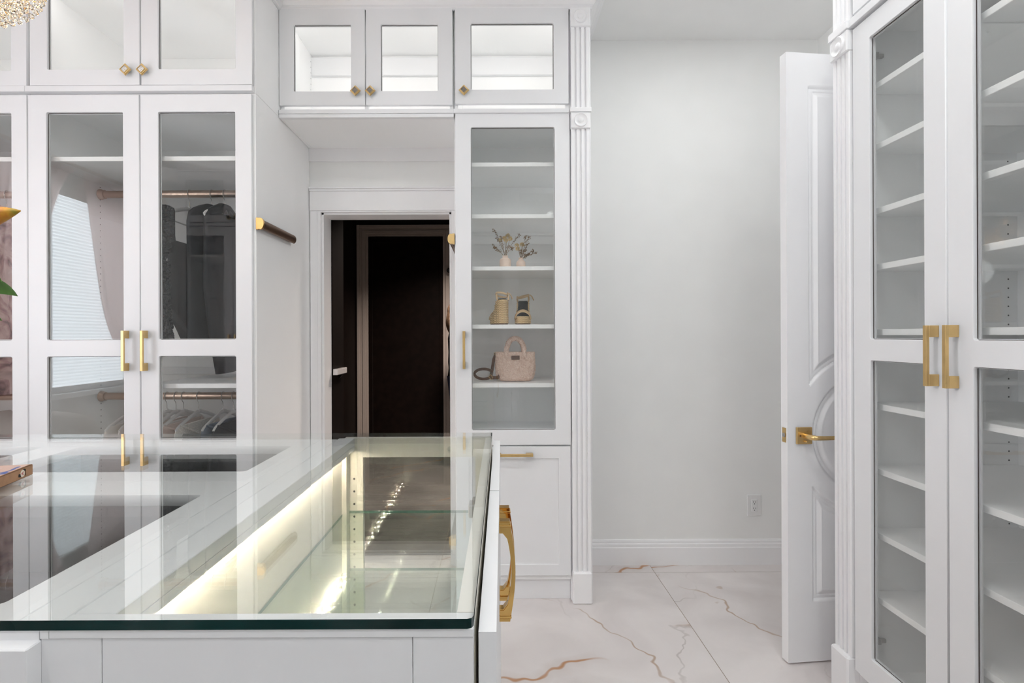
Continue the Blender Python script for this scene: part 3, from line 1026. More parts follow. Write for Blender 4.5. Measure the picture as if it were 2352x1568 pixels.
rc2 = cabinet('shelving_cabinet', 'second white glass-door shelving cabinet nearer the camera on the right', (RXC, RY - RW - 0.002, 0), -PI / 2, RW, RD, 0.10, 2.405, shelves=sh_r, toe=0.05)
for (a, b, h) in ((da, db, db - 0.03), (dc, dd, dc + 0.03)):
    glass_door(rc2, a, b, 0.122, 2.398, [(a + 0.08, b - 0.078, wz[0], wz[1]), (a + 0.08, b - 0.078, wz[2], wz[3])], ('v', h, 1.165, 1.340))
rc2u = cabinet('upper_cabinet', 'upper white cabinet nearer the camera on the right', (RXC, RY - RW - 0.002, 0), -PI / 2, RW, RD, 2.4058, 2.935)
for (a, b, h) in ((da, db, db - 0.03), (dc, dd, dc + 0.03)):
    glass_door(rc2u, a, b, 2.452, 2.925, [(a + 0.08, b - 0.078, 2.53, 2.85)], ('k', h, 2.50))
PR = pilaster('fluted_pilaster', 'white fluted pilaster in front of the open white door', (RX - 0.006, RX * F / (1918.5 - CX), 0), -PI / 2, 0.094, 2.925, 0.158, (2.408, 2.436))
part('backing_board', boxes([(0.0, 0.098, 0.03, 0.59, 0.0, 2.925)], 0.001), M_trim, PR)

# ------------------------------------------------------------------ opposite wardrobes (seen in the glass reflections)
OYF = -0.45
OW = 1.085
for i in range(4):
    x_right = 1.27 - i * (OW + 0.002)
    nm = ['beside the right-hand shelves', 'directly behind the camera', 'left behind the camera', 'nearest the window wall']
    oc = cabinet('wardrobe', 'white wardrobe of the opposite row, ' + nm[i], (x_right, OYF - 0.021, 0), PI, OW, 0.56, 0.10, 2.398, shelves=[2.12, 1.1], toe=0.05, cat='wardrobe')
    ocu = cabinet('upper_cabinet', 'upper cabinet of the opposite row, ' + nm[i], (x_right, OYF - 0.021, 0), PI, OW, 0.56, 2.3988, 2.925)
    for (a, b, h) in ((0.006, 0.540, 0.512), (0.545, 1.079, 0.572)):
        glass_door(oc, a, b, 0.125, 2.382, [(a + 0.085, b - 0.08, 0.21, 1.226), (a + 0.085, b - 0.08, 1.298, 2.30)], ('v', h, 1.165, 1.340))
        glass_door(ocu, a, b, 2.43, 2.915, [(a + 0.085, b - 0.08, 2.50, 2.84)], ('k', h, 2.47))
    part('ledge', boxes([(0, OW, -0.030, 0.0, 2.392, 2.418)]), M_cab, ocu)

crown('trim_6', 'white crown moulding along the left wardrobes and the bridge cabinet', [(WALL_L, YC - 0.0), (LX1, YC), (LX1, YTC - 0.006), (PX0 + 0.0945, YTC - 0.006), (PX0 + 0.0945, WALL_B)], 1)
crown('trim_7', 'white crown moulding along the right shelving cabinets', [(WALL_R, RX * F / (1915 - CX)), (RX + 0.015, RX * F / (1915 - CX)), (RX + 0.015, OYF)], 1)
crown('trim_8', 'white crown moulding along the opposite wardrobes', [(RX + 0.01, OYF - 0.02), (WALL_L, OYF - 0.02)], 1)

# cabinet lights behind the upper doors
for (x, y, w, p) in ((LX0 + Wd / 2, YC + 0.03, Wd - 0.1, 2.6), (WALL_L + WB / 2, YC + 0.03, WB - 0.1, 2.6)):
    area_light('cabinet_strip_light', (x, y, 2.89), (math.radians(35), 0, 0), w, 0.012, p * 0.40, (1.0, 0.95, 0.92))
for (x0, x1, p) in ((BX0, BX1, 1.9), (TX0, TX1, 1.35)):
    area_light('cabinet_strip_light', ((x0 + x1) / 2, YTC + 0.025, 2.905), (math.radians(35), 0, 0), x1 - x0 - 0.1, 0.012, p * 0.58, (1.0, 0.95, 0.925))

# bodies for the added ceiling fill lights
PLAB = ['over the armchair by the window', 'over the left half of the island', 'over the right half of the island', 'over the aisle by the shelving cabinets', 'behind the camera, farthest left', 'behind the camera, in the middle', 'behind the camera, farthest right', 'near the alcove']
for i_, (px_, py_, _pw) in enumerate(FILL_PANELS):
    fx = thing('added_fill_panel', 'added square white ceiling fill light ' + PLAB[i_], 'ceiling light', (px_, py_, CEIL), group='added ceiling fill lights')
    part('fill_panel_frame', boxes([(-0.14, 0.14, -0.14, -0.122, -0.006, 0), (-0.14, 0.14, 0.122, 0.14, -0.006, 0), (-0.14, -0.122, -0.122, 0.122, -0.006, 0), (0.122, 0.14, -0.122, 0.122, -0.006, 0)]), M_plastic, fx)
    part('fill_panel_face', boxes([(-0.122, 0.122, -0.122, 0.122, -0.004, 0)], 0), M_fillface, fx)

# ------------------------------------------------------------------ open white door with moulded panels
DA = math.atan2(0.023, 0.209)
door = struct_empty('door_1', 'open white panelled door with a round centre moulding and gold lever', (1.166, 2.166, 0), DA)
DWd, DH, DT = 0.692, 2.44, 0.040
CXd, CZd = DWd / 2, 0.915


def panel_sdf(x, z):
    def rs(x0, x1, z0, z1):
        dx = max(x0 - x, x - x1)
        dz = max(z0 - z, z - z1)
        return max(dx, dz) if max(dx, dz) < 0 else math.hypot(max(dx, 0), max(dz, 0))
    r = math.hypot(x - CXd, z - CZd)
    a = max(rs(0.092, DWd - 0.092, CZd, 2.308), 0.315 - r)
    b = r - 0.240
    c = max(rs(0.105, DWd - 0.105, 0.25, CZd), 0.315 - r)
    return min(a, b, c)


def panel_h(d):
    if d >= 0:
        return 0.0
    t = -d
    if t < 0.010:
        return -0.008 * math.sin(t / 0.010 * PI / 2)
    if t < 0.022:
        return -0.008 + 0.003 * math.sin((t - 0.010) / 0.012 * PI)
    if t < 0.040:
        return -0.008 + 0.010 * (t - 0.022) / 0.018
    if t < 0.043:
        return 0.002 - 0.001 * (t - 0.040) / 0.003
    return 0.001


bm = bmesh.new()
nx, nz = 173, 488
grid = []
for j in range(nz + 1):
    z = 0.008 + (DH - 0.008) * j / nz
    grid.append([bm.verts.new((DWd * i / nx, -panel_h(panel_sdf(DWd * i / nx, z)) - 0.0, z)) for i in range(nx + 1)])
for j in range(nz):
    for i in range(nx):
        bm.faces.new((grid[j][i], grid[j][i + 1], grid[j + 1][i + 1], grid[j + 1][i]))
bk = [bm.verts.new(c) for c in ((0, DT, 0.008), (DWd, DT, 0.008), (DWd, DT, DH), (0, DT, DH))]
bm.faces.new((bk[1], bk[0], bk[3], bk[2]))
bm.faces.new([grid[0][i] for i in range(nx, -1, -1)] + [bk[0], bk[1]])
bm.faces.new([grid[nz][i] for i in range(nx + 1)] + [bk[2], bk[3]])
bm.faces.new([grid[j][0] for j in range(nz + 1)] + [bk[3], bk[0]])
bm.faces.new([grid[j][nx] for j in range(nz, -1, -1)] + [bk[1], bk[2]])
part('door_leaf', finish(bm, smooth=35), M_trim, door)
hx, hz = 0.067, H - (1003 - CY) / 577.0
lv = part('door_lever', boxes([(hx - 0.0325, hx + 0.0325, -0.010, 0.0, hz - 0.0335, hz + 0.0335)], 0.0015), M_gold, door, label='brushed gold lever on a square plate')
part('lever_arm', tube([(hx, -0.008, hz), (hx, -0.045, hz), (hx + 0.004, -0.058, hz), (hx + 0.014, -0.063, hz), (hx + 0.04, -0.064, hz - 0.001), (hx + 0.13, -0.062, hz - 0.001)], [0.0105, 0.0105, 0.010, 0.009, 0.0085, 0.0075], 14), M_gold, lv)
part('privacy_pin', lathe([(0.0045, -0.010), (0.0045, -0.022), (0.003, -0.024)], 12, axis='Y', origin=(hx + 0.001, 0, hz - 0.022)), M_gold, lv)
part('screw', lathe([(0.0035, -0.010), (0.0035, -0.0115), (0.001, -0.0112)], 10, axis='Y', origin=(hx - 0.019, 0, hz)), M_bronzedk, lv)
lt = part('latch_plate', boxes([(-0.0012, 0.0, 0.008, 0.032, hz - 0.029, hz + 0.029)], 0.0004), M_gold, door)
part('latch_bolt', boxes([(-0.006, 0.0, 0.013, 0.027, hz - 0.008, hz + 0.008)], 0.002), M_hinge, lt)

# wall outlet
ox_, oz_ = U(1731.5, 1159.5, WALL_B)
ol = thing('wall_outlet', 'white double electrical outlet low on the alcove wall', 'outlet', (ox_, WALL_B, oz_))
part('cover_plate', boxes([(-0.041, 0.041, -0.006, 0.0, -0.061, 0.061)], 0.003), M_plastic, ol)
part('receptacle', boxes([(-0.017, 0.017, -0.0085, -0.004, -0.036, 0.036)], 0.002), M_plastic, ol)
for zz in (0.018, -0.018):
    part('socket_slot', boxes([(-0.0072, -0.0052, -0.0092, -0.008, zz - 0.002, zz + 0.007), (0.0052, 0.0072, -0.0092, -0.008, zz - 0.002, zz + 0.006), (-0.002, 0.002, -0.0092, -0.008, zz - 0.011, zz - 0.006)], 0), M_slot, ol)

# ------------------------------------------------------------------ display island
IB = (-0.865, 0.985)
isl = thing('display_island', 'white display island with gold pulls and a warm lit showcase', 'display island', (IB[0], IB[1], 0))


def ip(name, me, m, parent=None, **k):
    if parent is None:
        return part(name, me, m, isl, loc=(-IB[0], -IB[1], 0), **k)
    return part(name, me, m, parent, **k)


ZT = 1.04
rgt = lambda y: -0.0205 + 0.0148 * (y - 0.512)


def skew(a, b, y0, y1, z0, z1):
    """board along Y whose X follows the slightly turned right side of the island"""
    return prism([(rgt(y0) + a, y0), (rgt(y0) + b, y0), (rgt(y1) + b, y1), (rgt(y1) + a, y1)], z0, z1, 'Z')


# right module: lit showcase
ip('showcase_wall', boxes([(-0.42, -0.405, 0.532, 1.455, 0.36, ZT - 0.02)]), M_cream)
ip('frame_member', boxes([(-0.4635, -0.4205, 0.514, 1.455, ZT - 0.022, ZT)], 0.001), M_cab)
ip('frame_member', boxes([(-0.4195, -0.3780, 0.543, 1.4705, ZT - 0.020, ZT)], 0.001), M_cab)
ip('light_valance', boxes([(-0.3855, -0.3780, 0.543, 1.4705, 1.007, ZT - 0.0205)], 0.0006), M_cab)
ip('showcase_wall', skew(-0.018, 0.0, 0.5425, 1.4705, 0.10, ZT), M_cream)
ip('showcase_floor', boxes([(-0.405, -0.03, 0.532, 1.475, 0.345, 0.36)]), M_cream)
ip('base_box', boxes([(-0.44, -0.025, 0.56, 1.45, 0.06, 0.345)]), M_cab)
# near end panel: two stiles and a flat panel with fine joints, top rail
npn = ip('end_panel', boxes([(-0.4276, -0.371, 0.512, 0.532, 0.10, ZT - 0.008), (-0.3703, -0.0782, 0.5122, 0.532, 0.10, ZT - 0.008), (-0.0775, -0.0205, 0.512, 0.532, 0.10, ZT - 0.008)], 0.0006), M_cab)
ip('frame_member', boxes([(-0.4195, -0.0205, 0.511, 0.5415, ZT - 0.0078, ZT)], 0.0006), M_cab)
ip('frame_member', boxes([(-0.4276, -0.4197, 0.511, 0.5138, ZT - 0.0078, ZT)], 0), M_cab)
# glass door at the far end
fd = ip('showcase_door', plate(rect(-0.405, rgt(1.48), 0.30, ZT), [rect(-0.356, -0.052, 0.36, 0.988)], 1.472, 1.490, 0.0006), M_cream)
part('glass_pane', boxes([(-0.36, -0.048, 1.479, 1.483, 0.356, 0.992)], 0), M_pane, fd)
ip('stile', boxes([(-0.405, -0.392, 1.440, 1.472, 0.36, ZT - 0.02)]), M_cream)
# glass shelves on pins
for zs in (0.845, 0.690):
    gm = boxes([(-0.4035, -0.042, 0.545, 1.468, zs - 0.007, zs)], 0)
    gm.materials.append(M_shelfglass)
    gm.materials.append(M_edgelt)
    for p in gm.polygons:
        p.material_index = 0 if abs(p.normal.z) > 0.5 else 1
    ip('glass_shelf', gm, None)
# pin holes on the far end stiles
bm = bmesh.new()
for k in range(16):
    z = 0.42 + 0.034 * k
    vs = [bm.verts.new((-0.380 + 0.0032 * math.cos(a * PI / 4), 1.4716, z + 0.0032 * math.sin(a * PI / 4))) for a in range(8)]
    bm.faces.new(vs)
ip('shelf_pin_hole', finish(bm), M_hole, kind='stuff')
# warm LED strip under the valance
strip = ip('led_strip', boxes([(-0.4035, -0.3875, 0.545, 1.468, 1.0105, 1.0160)], 0), M_plastic)
chip = boxes([(-0.0022, 0.0022, -0.0030, 0.0030, -0.0016, 0.0)], 0)
for k in range(19):
    part('led', chip, M_led, strip, loc=(-0.3975, 0.570 + 0.0485 * k, 1.0105))
ip('hinge', boxes([(rgt(0.95) - 0.034, rgt(0.95) - 0.018, 0.985, 1.02, 0.985, 1.008), (rgt(0.95) - 0.027, rgt(0.95) - 0.018, 0.992, 1.008, 1.006, 1.018)], 0.002), M_hinge)
# right-hand doors with polished gold arched pulls
doors_r = []
for (y0, y1) in ((0.515, 0.983), (0.9865, 1.456)):
    doors_r.append(ip('door', skew(0.0045, 0.0215, y0, y1, 0.13, 1.035), M_cab))


def arched_pull():
    L = 0.173
    out, inn = [], []
    n = 14
    for k in range(n + 1):
        t = k / n
        z = -L / 2 + L * t
        out.append((0.0185 + 0.0095 * math.sin(PI * t), z))
    zi = L / 2 - 0.021
    for k in range(n + 1):
        t = k / n
        z = zi - 2 * zi * t
        e = min(1.0, min(t, 1 - t) / 0.10)
        inn.append((0.0125 + 0.0085 * math.sin(PI * t) - 0.006 * (1 - e) ** 2, z))
    poly = out + [(0.0, L / 2), (0.0, zi)] + inn + [(0.0, -zi), (0.0, -L / 2)]
    bm = bmesh.new()
    add_prism(bm, poly, -0.0095, 0.0095, 'Y')
    add_box(bm, 0.0, 0.021, -0.0115, 0.0115, L / 2 - 0.010, L / 2 - 0.006, 0.001)
    add_box(bm, 0.0, 0.021, -0.0115, 0.0115, -L / 2 + 0.006, -L / 2 + 0.010, 0.001)
    bmesh.ops.recalc_face_normals(bm, faces=list(bm.faces))
    bmesh.ops.bevel(bm, geom=[e for e in bm.edges if abs(e.verts[0].co.y) > 0.009 and e.verts[0].co.y * e.verts[1].co.y > 0 and len(e.link_faces) == 2 and e.calc_face_angle(0) > 1.0], offset=0.0015, segments=2, affect='EDGES')
    return finish(bm, smooth=35)


AP = arched_pull()
for d, yy in zip(doors_r, (0.947, 1.021)):
    part('handle', AP, M_goldpol, d, loc=(rgt(yy) + 0.0212, yy, 0.9085), label='polished gold arched pull')
# left modules: unlit drawers with charcoal lining under the glass
hx0, hx1 = -1.04, -0.51
for m in range(2):
    s = -0.622 * m
    for (fy0, fy1, y0, y1) in ((0.514, 1.0335, 0.56, 0.95), (1.0350, 1.457, 1.113, 1.370)):
        fr = plate(rect(-1.0855 + s, -0.4645 + s, fy0, fy1), [round_rect(hx0 + s, hx1 + s, y0, y1, 0.010)], 0, 0.020, 0.0008)
        for v in fr.vertices:          # lay the plate flat: XZ -> XY
            x, y, z = v.co
            v.co = (x, z, ZT - y)
        fr.flip_normals()
        fo = ip('frame_panel', fr, M_cab)
        a0, a1 = hx0 + s - 0.004, hx1 + s + 0.004
        b0, b1 = y0 - 0.004, y1 + 0.004
        lz0 = 0.90
        ip('velvet_lining', boxes([(a0, a1, b0, b1, lz0, lz0 + 0.004), (a0 - 0.004, a0, b0, b1, lz0, ZT - 0.0202), (a1, a1 + 0.004, b0, b1, lz0, ZT - 0.0202), (a0, a1, b0 - 0.004, b0, lz0, ZT - 0.0202), (a0, a1, b1, b1 + 0.004, lz0, ZT - 0.0202)], 0), M_velvet)
    ip('base_box', boxes([(-1.084 + s, -0.466 + s, 0.515, 1.455, 0.06, 0.895)]), M_cab)
    ip('frame_apron', boxes([(-1.084 + s, -0.466 + s, 0.515, 0.532, 0.895, 1.02), (-1.084 + s, -0.466 + s, 1.438, 1.455, 0.895, 1.02)]), M_cab)
    for (z0, z1) in ((0.872, 1.031), (0.62, 0.868), (0.368, 0.616), (0.116, 0.364)):
        dr = ip('drawer_front', boxes([((-1.0845 if m else -1.0835) + s, (-0.427 if m == 0 else -0.4665 + s), 0.495, 0.513, z0, z1)], 0.0012), M_cab)
        part('handle', pull_mesh(0.19, 'x'), M_gold, dr, loc=(-0.775 + s, 0.495, (z0 + z1) / 2))
ip('toe_kick', boxes([(-1.66, -0.07, 0.56, 1.40, 0.0, 0.06)]), M_cab)
ip('frame_member', boxes([(-0.466, -0.4285, 0.511, 0.514, ZT - 0.014, ZT)], 0), M_cab)

# glass tabletop with a dark green edge and a rounded near corner
gx0 = -1.715
poly = [(gx0, 0.510), (rgt(0.51) - 0.006, 0.510), (rgt(0.51) - 0.0018, 0.5118), (rgt(0.51), 0.516), (rgt(1.492), 1.488), (rgt(1.492) - 0.004, 1.492), (gx0, 1.492)]
gt = prism(poly, ZT + 0.0006, ZT + 0.010, 'Z')
gt.materials.append(M_top)
gt.materials.append(M_edge)
for p in gt.polygons:
    p.material_index = 0 if (abs(p.normal.z) > 0.5 or p.normal.y > 0.9) else 1
tag(part('glass_tabletop', gt, None), 'large clear glass tabletop with dark green edges on the white island', 'tabletop')

# ------------------------------------------------------------------ book on the glass
ba = math.radians(14)
bk = thing('hardcover_book', 'tan cloth hardcover book with a round A emblem on the island glass', 'book', (-0.896, 1.056, ZT + 0.0102), ba)
# local: x<0 away from the spine, y<0 along the spine towards the camera
part('cover', boxes([(-0.235, 0.0, -0.30, 0.0, 0.0, 0.0022), (-0.235, 0.0, -0.30, 0.0, 0.0175, 0.0198), (-0.003, 0.0, -0.30, 0.0, 0.0, 0.0198)], 0.0009), M_book, bk)
part('page_block', boxes([(-0.228, -0.003, -0.295, -0.005, 0.0023, 0.0174)], 0), M_page, bk)
part('cover_print', boxes([(-0.232, -0.004, -0.297, -0.003, 0.0198, 0.0200)], 0), M_cover, bk)


def text_mesh(s, size, depth=0.0003):
    cu = bpy.data.curves.new('t', 'FONT')
    cu.body = s
    cu.size = size
    cu.align_x = 'CENTER'
    cu.align_y = 'CENTER'
    cu.extrude = depth / 2
    ob = bpy.data.objects.new('t', cu)
    me = bpy.data.meshes.new_from_object(ob)
    bpy.data.objects.remove(ob)
    me.materials.clear()
    return me


# spine face looks along +x (towards the right); lettering runs along the spine
disc = part('emblem_disc', lathe([(0.0066, 0.0), (0.0066, 0.0004)], 24, axis='X', origin=(0.0, -0.034, 0.0098)), M_disc, bk)
rotm = (PI / 2, 0, PI / 2)
ta = text_mesh('A', 0.010)
part('emblem_letter', ta, M_red, bk, loc=(0.0006, -0.034, 0.0098), rot=(PI / 2, -PI / 2, PI / 2))
tb = text_mesh('ASSOULINE', 0.0024)
part('spine_text', tb, M_ink, bk, loc=(0.0003, -0.0245, 0.0095), rot=(PI / 2, -PI / 2, PI / 2))
bm = bmesh.new()
rnd = random.Random(3)
for (cy_, cz_) in ((-0.030, 0.0155), (-0.0285, 0.0150), (-0.0265, 0.0148), (-0.043, 0.0065), (-0.0415, 0.0062), (-0.0445, 0.0085), (-0.040, 0.0085)):
    n = 10
    vs = []
    for k in range(n):
        r = 0.0022 * rnd.uniform(0.6, 1.25)
        vs.append(bm.verts.new((0.00025 + 0.00002 * len(bm.faces), cy_ + r * math.cos(2 * PI * k / n) * 1.3, cz_ + r * math.sin(2 * PI * k / n))))
    bm.faces.new(vs)
part('spine_print', finish(bm), M_ink, bk)

# ------------------------------------------------------------------ lilies reaching into the frame from the left
vs_ = thing('flower_vase', 'round white vase holding the lily stem on the island glass', 'vase', (-1.12, 1.0, ZT + 0.0102))
part('vase_body', lathe([(0.045, 0.0), (0.060, 0.01), (0.075, 0.06), (0.07, 0.12), (0.045, 0.17), (0.04, 0.20), (0.046, 0.215), (0.040, 0.214), (0.034, 0.20), (0.038, 0.17), (0.06, 0.12), (0.06, 0.03), (0.001, 0.02)], 32, cap=False), M_plastic, vs_)
lily = thing('lily_bouquet', 'lily stem with an orange green bud and pointed leaves at the left edge', 'flower', (-1.12, 1.0, ZT + 0.04))
OL = Vector((-1.12, 1.0, ZT + 0.04))


def Lp(x, y, Y):
    a = U(x, y, Y)
    return Vector((a[0], Y, a[1])) - OL


part('stem', tube([(0, 0, 0), (0.01, 0, 0.2), (0.03, 0, 0.34), (0.07, 0.0, 0.43), Lp(-110, 545, 1.0)], [0.004, 0.004, 0.0035, 0.003, 0.003], 8), M_green, lily)
bp0, bp1 = Lp(-105, 545, 1.0), Lp(47, 484, 1.0)
path = [bp0.lerp(bp1, t) + Vector((0, 0, 0.010 * math.sin(PI * t))) for t in [k / 14 for k in range(15)]]
bm = bmesh.new()
add_tube(bm, path, [0.0012 + 0.0175 * math.sin(PI * min(1, (k / 14) ** 0.85 * 0.97 + 0.03)) ** 0.9 for k in range(15)], 18)
c0 = bp0
dirv = (bp1 - bp0).normalized()
for v in bm.verts:              # three petal seams
    t = (v.co - c0).dot(dirv)
    ctr = c0 + dirv * t
    rv = v.co - ctr
    ang = math.atan2(rv.z, rv.y)
    v.co = ctr + rv * (1 - 0.14 * max(0, math.cos(3 * ang)) ** 4)
bmesh.ops.recalc_face_normals(bm, faces=list(bm.faces))
part('bud', finish(bm, smooth=50), M_lily, lily)


def leaf(p0, p1, p2, w, fold=0.25):
    """pointed leaf along a quadratic path"""
    bm = bmesh.new()
    n = 14
    rows = []
    for k in range(n + 1):
        t = k / n
        c = p0 * (1 - t) ** 2 + p1 * 2 * t * (1 - t) + p2 * t * t
        d = (p1 - p0) * (2 * (1 - t)) + (p2 - p1) * (2 * t)
        s = d.cross(Vector((0, 1, 0))).normalized()
        wd = w * math.sin(PI * min(1, 0.12 + 0.88 * t)) ** 0.8 if k < n else 0.0002
        up = Vector((0, -1, 0))
        rows.append([bm.verts.new(c + s * wd + up * wd * fold), bm.verts.new(c), bm.verts.new(c - s * wd + up * wd * fold)])
    for a, b in zip(rows[:-1], rows[1:]):
        for k in range(2):
            bm.faces.new((a[k], a[k + 1], b[k + 1], b[k]))
    r = bmesh.ops.extrude_face_region(bm, geom=list(bm.faces))
    for v in r['geom']:
        if isinstance(v, bmesh.types.BMVert):
            v.co.y += 0.0012
    bmesh.ops.recalc_face_normals(bm, faces=list(bm.faces))
    return finish(bm, smooth=60)


part('leaf', leaf(Lp(-130, 690, 1.0), Lp(-30, 625, 1.0), Lp(40, 680, 1.0), 0.018), M_green, lily)
part('leaf', leaf(Lp(-100, 600, 0.99), Lp(-40, 600, 0.99), Lp(4, 648, 0.99), 0.012), M_green, lily)
part('leaf', leaf(Lp(-120, 760, 1.01), Lp(-50, 700, 1.01), Lp(4, 736, 1.01), 0.014), M_green, lily)
part('leaf', leaf(Vector((0.01, 0, 0.2)), Vector((-0.08, 0, 0.30)), Vector((-0.16, 0, 0.26)), 0.018), M_green, lily)

# ------------------------------------------------------------------ valet rods on the passage sides
for (xp, s, lab, y0, z0) in ((LX1, 1, 'bronze pull-out valet rod on the left wardrobe side, gold end cap', 2.425, UZ(598, 511, 2.40)), (TX0, -1, 'valet rod with a gold cap on the display tower side', 2.70, UZ(1040, 548, 2.69))):
    v = thing('valet_rod', lab, 'valet rod', (xp, y0, z0))
    # mounting rail against the panel, oval bar, slot, cap
    part('mounting_rail', boxes([(0, s * 0.008, 0.004, 0.40, -0.015, 0.015)] if s > 0 else [(-0.008, 0, 0.004, 0.40, -0.015, 0.015)], 0.002), M_bronzedk, v)
    n = 20
    oval = [(s * (0.019 + 0.013 * math.cos(2 * PI * k / n)), 0.0215 * math.sin(2 * PI * k / n)) for k in range(n)]
    part('bar', prism(oval, 0.004, 0.40, 'Y', smooth=40), M_bronzedk, v)
    part('slide_channel', boxes([(s * 0.030 - 0.0015, s * 0.030 + 0.0015, 0.01, 0.398, -0.005, 0.001)], 0), M_ink, v)
    oval2 = [(s * (0.019 + 0.0165 * math.cos(2 * PI * k / n)), 0.0255 * math.sin(2 * PI * k / n)) for k in range(n)]
    cap = part('end_cap', prism(oval2, -0.010, 0.006, 'Y', smooth=40), M_gold, v, label='gold oval end cap')
    part('cap_bracket', boxes([(min(0, s * 0.012), max(0, s * 0.012), -0.0085, 0.0055, -0.0265, 0.0265)], 0.001), M_gold, v)

# ------------------------------------------------------------------ hangers and clothes
ROD_Y = YC + 0.40
HOOKS = {}


def hanger_meshes():
    # local origin at the rod axis; hanger plane is YZ
    pts = [(0, 0.021 * math.cos(a), 0.021 * math.sin(a)) for a in [math.radians(-25 + 205 * k / 16) for k in range(17)]]
    pts += [(0, -0.021, -0.008), (0, -0.012, -0.024), (0, -0.002, -0.034), (0, 0.0, -0.05), (0, 0, -0.072)]
    hook = tube(pts, 0.0017, 8)
    bm = bmesh.new()
    arm = []
    for k in range(25):
        y = -0.205 + 0.41 * k / 24
        a = abs(y) / 0.205
        z = -0.080 - 0.062 * a ** 1.3 - 0.012 * max(0, a - 0.9) * 10 * 0.6
        if a < 0.28:
            z = -0.080 - 0.014 * (a / 0.28) ** 2
        arm.append((0, y, z))
    add_tube(bm, arm, 0.0075, 8, flat=(0.55, 1.3))
    add_tube(bm, [(0, -0.200, -0.150), (0, -0.18, -0.168), (0, 0.18, -0.168), (0, 0.200, -0.150)], 0.004, 8)
    add_tube(bm, [(0, 0, -0.066), (0, 0, -0.084)], 0.006, 8)
    bmesh.ops.recalc_face_normals(bm, faces=list(bm.faces))
    return hook, finish(bm, smooth=45)


HK, HB = hanger_meshes()
first_hanger = None


def hanger(x, zr, label, yaw=0.0):
    global first_hanger
    if first_hanger is None:
        h = thing('clothes_hanger', label, 'hanger', (x, ROD_Y, zr), yaw, 'white velvet hangers in the wardrobes')
        part('hook', HK, M_steel, h)
        part('shoulder_frame', HB, M_hanger, h)
        first_hanger = h
        return h
    h = first_hanger.copy()
    COL.objects.link(h)
    h.location = (x, ROD_Y, zr)
    h.rotation_euler = (0, 0, yaw)
    h['label'] = label
    for c in list(first_hanger.children):
        q = c.copy()
        q.parent = h
        COL.objects.link(q)
    return h


def drape(rows, seg=48, fold=0.0, nf=7, seed=0, hem=None, smooth=60):
    """closed cloth body: rows of (z, y0, y1, depth); oval sections with folds growing downwards"""
    bm = bmesh.new()
    rg = random.Random(seed)
    ph = [rg.uniform(0, 6.28) for _ in range(4)]
    rings = []
    n = len(rows)
    for i, (z, y0, y1, d) in enumerate(rows):
        c, w = (y0 + y1) / 2, (y1 - y0) / 2
        ring = []
        for k in range(seg):
            a = 2 * PI * k / seg
            ca, sa = math.cos(a), math.sin(a)
            t = i / (n - 1)
            f = 1 + fold * t * (math.sin(nf * a + ph[0] + t) + 0.5 * math.sin((nf * 2 + 1) * a + ph[1]))
            yy = c + w * math.copysign(abs(ca) ** 0.8, ca)
            xx = d * math.copysign(abs(sa) ** 0.9, sa) * f
            zz = z
            if hem and i == n - 1:
                zz += hem(yy)
            ring.append(bm.verts.new((xx, yy, zz)))
        rings.append(ring)
    for a, b in zip(rings[:-1], rings[1:]):
        for k in range(seg):
            bm.faces.new((a[k], a[(k + 1) % seg], b[(k + 1) % seg], b[k]))
    bm.faces.new(rings[0])
    bm.faces.new(rings[-1])
    bmesh.ops.recalc_face_normals(bm, faces=list(bm.faces))
    return finish(bm, smooth=smooth)


def interp(rows, m=22):
    """refine (z,y0,y1,d) rows"""
    out = []
    zs = [r[0] for r in rows]
    for k in range(m + 1):
        z = zs[0] + (zs[-1] - zs[0]) * k / m
        for a, b in zip(rows[:-1], rows[1:]):
            if a[0] >= z >= b[0] - 1e-9:
                t = (a[0] - z) / max(1e-9, a[0] - b[0])
                out.append((z,) + tuple(a[j] + (b[j] - a[j]) * t for j in (1, 2, 3)))
                break
    return out


def garment(name, label, cat, x, zr, rows, m, fold=0.12, nf=6, seed=1, hem=None, group=None, yaw=0.0, lift=0.030):
    g = thing(name, label, cat, (x, ROD_Y, zr), yaw, group)
    rows = [(z + lift * max(0, min(1, (z + 0.5) / 0.25)), a, b, d) for z, a, b, d in rows]
    part('body', drape(interp(rows, 30), fold=fold, nf=nf, seed=seed, hem=hem), m, g)
    return g


XR = lambda px: (px - CX) * (ROD_Y) / F
# --- upper rod: three dark dresses
zr = 2.056
h1, h2, h3 = XR(437), XR(488), XR(518)
hanger(h1, zr, 'white hanger holding the black lace-sleeved dress, leftmost on the upper rod')
hanger(h2, zr, 'white hanger in the middle of the upper rod, holding a long dark dress')
hanger(h3, zr, 'white hanger at the right of the upper rod, holding a dark dress')
# dress 1: bodice with square neck, hem cut away, strap and ruffled lace sleeve on the near side
d1 = thing('lace_dress', 'black dress with a ruffled lace sleeve, leftmost on the upper rod', 'dress', (h1, ROD_Y, zr))
part('bodice', drape(interp([(-0.265, -0.175, 0.165, 0.010), (-0.30, -0.185, 0.175, 0.022), (-0.45, -0.19, 0.18, 0.030), (-0.60, -0.195, 0.185, 0.032)], 14), fold=0.10, nf=5, seed=4, hem=lambda y: max(-0.185, 0.01 - 0.95 * (y + 0.195))), M_navy, d1)
part('strap', prism([(-0.205, -0.118), (-0.160, -0.108), (-0.150, -0.122), (-0.150, -0.24), (-0.135, -0.33), (-0.19, -0.33), (-0.20, -0.22)], -0.012, 0.012, 'X'), M_navy, d1)
part('strap', prism([(0.205, -0.118), (0.160, -0.108), (0.150, -0.122), (0.150, -0.24), (0.135, -0.33), (0.18, -0.33), (0.20, -0.22)], -0.012, 0.012, 'X'), M_navy, d1)
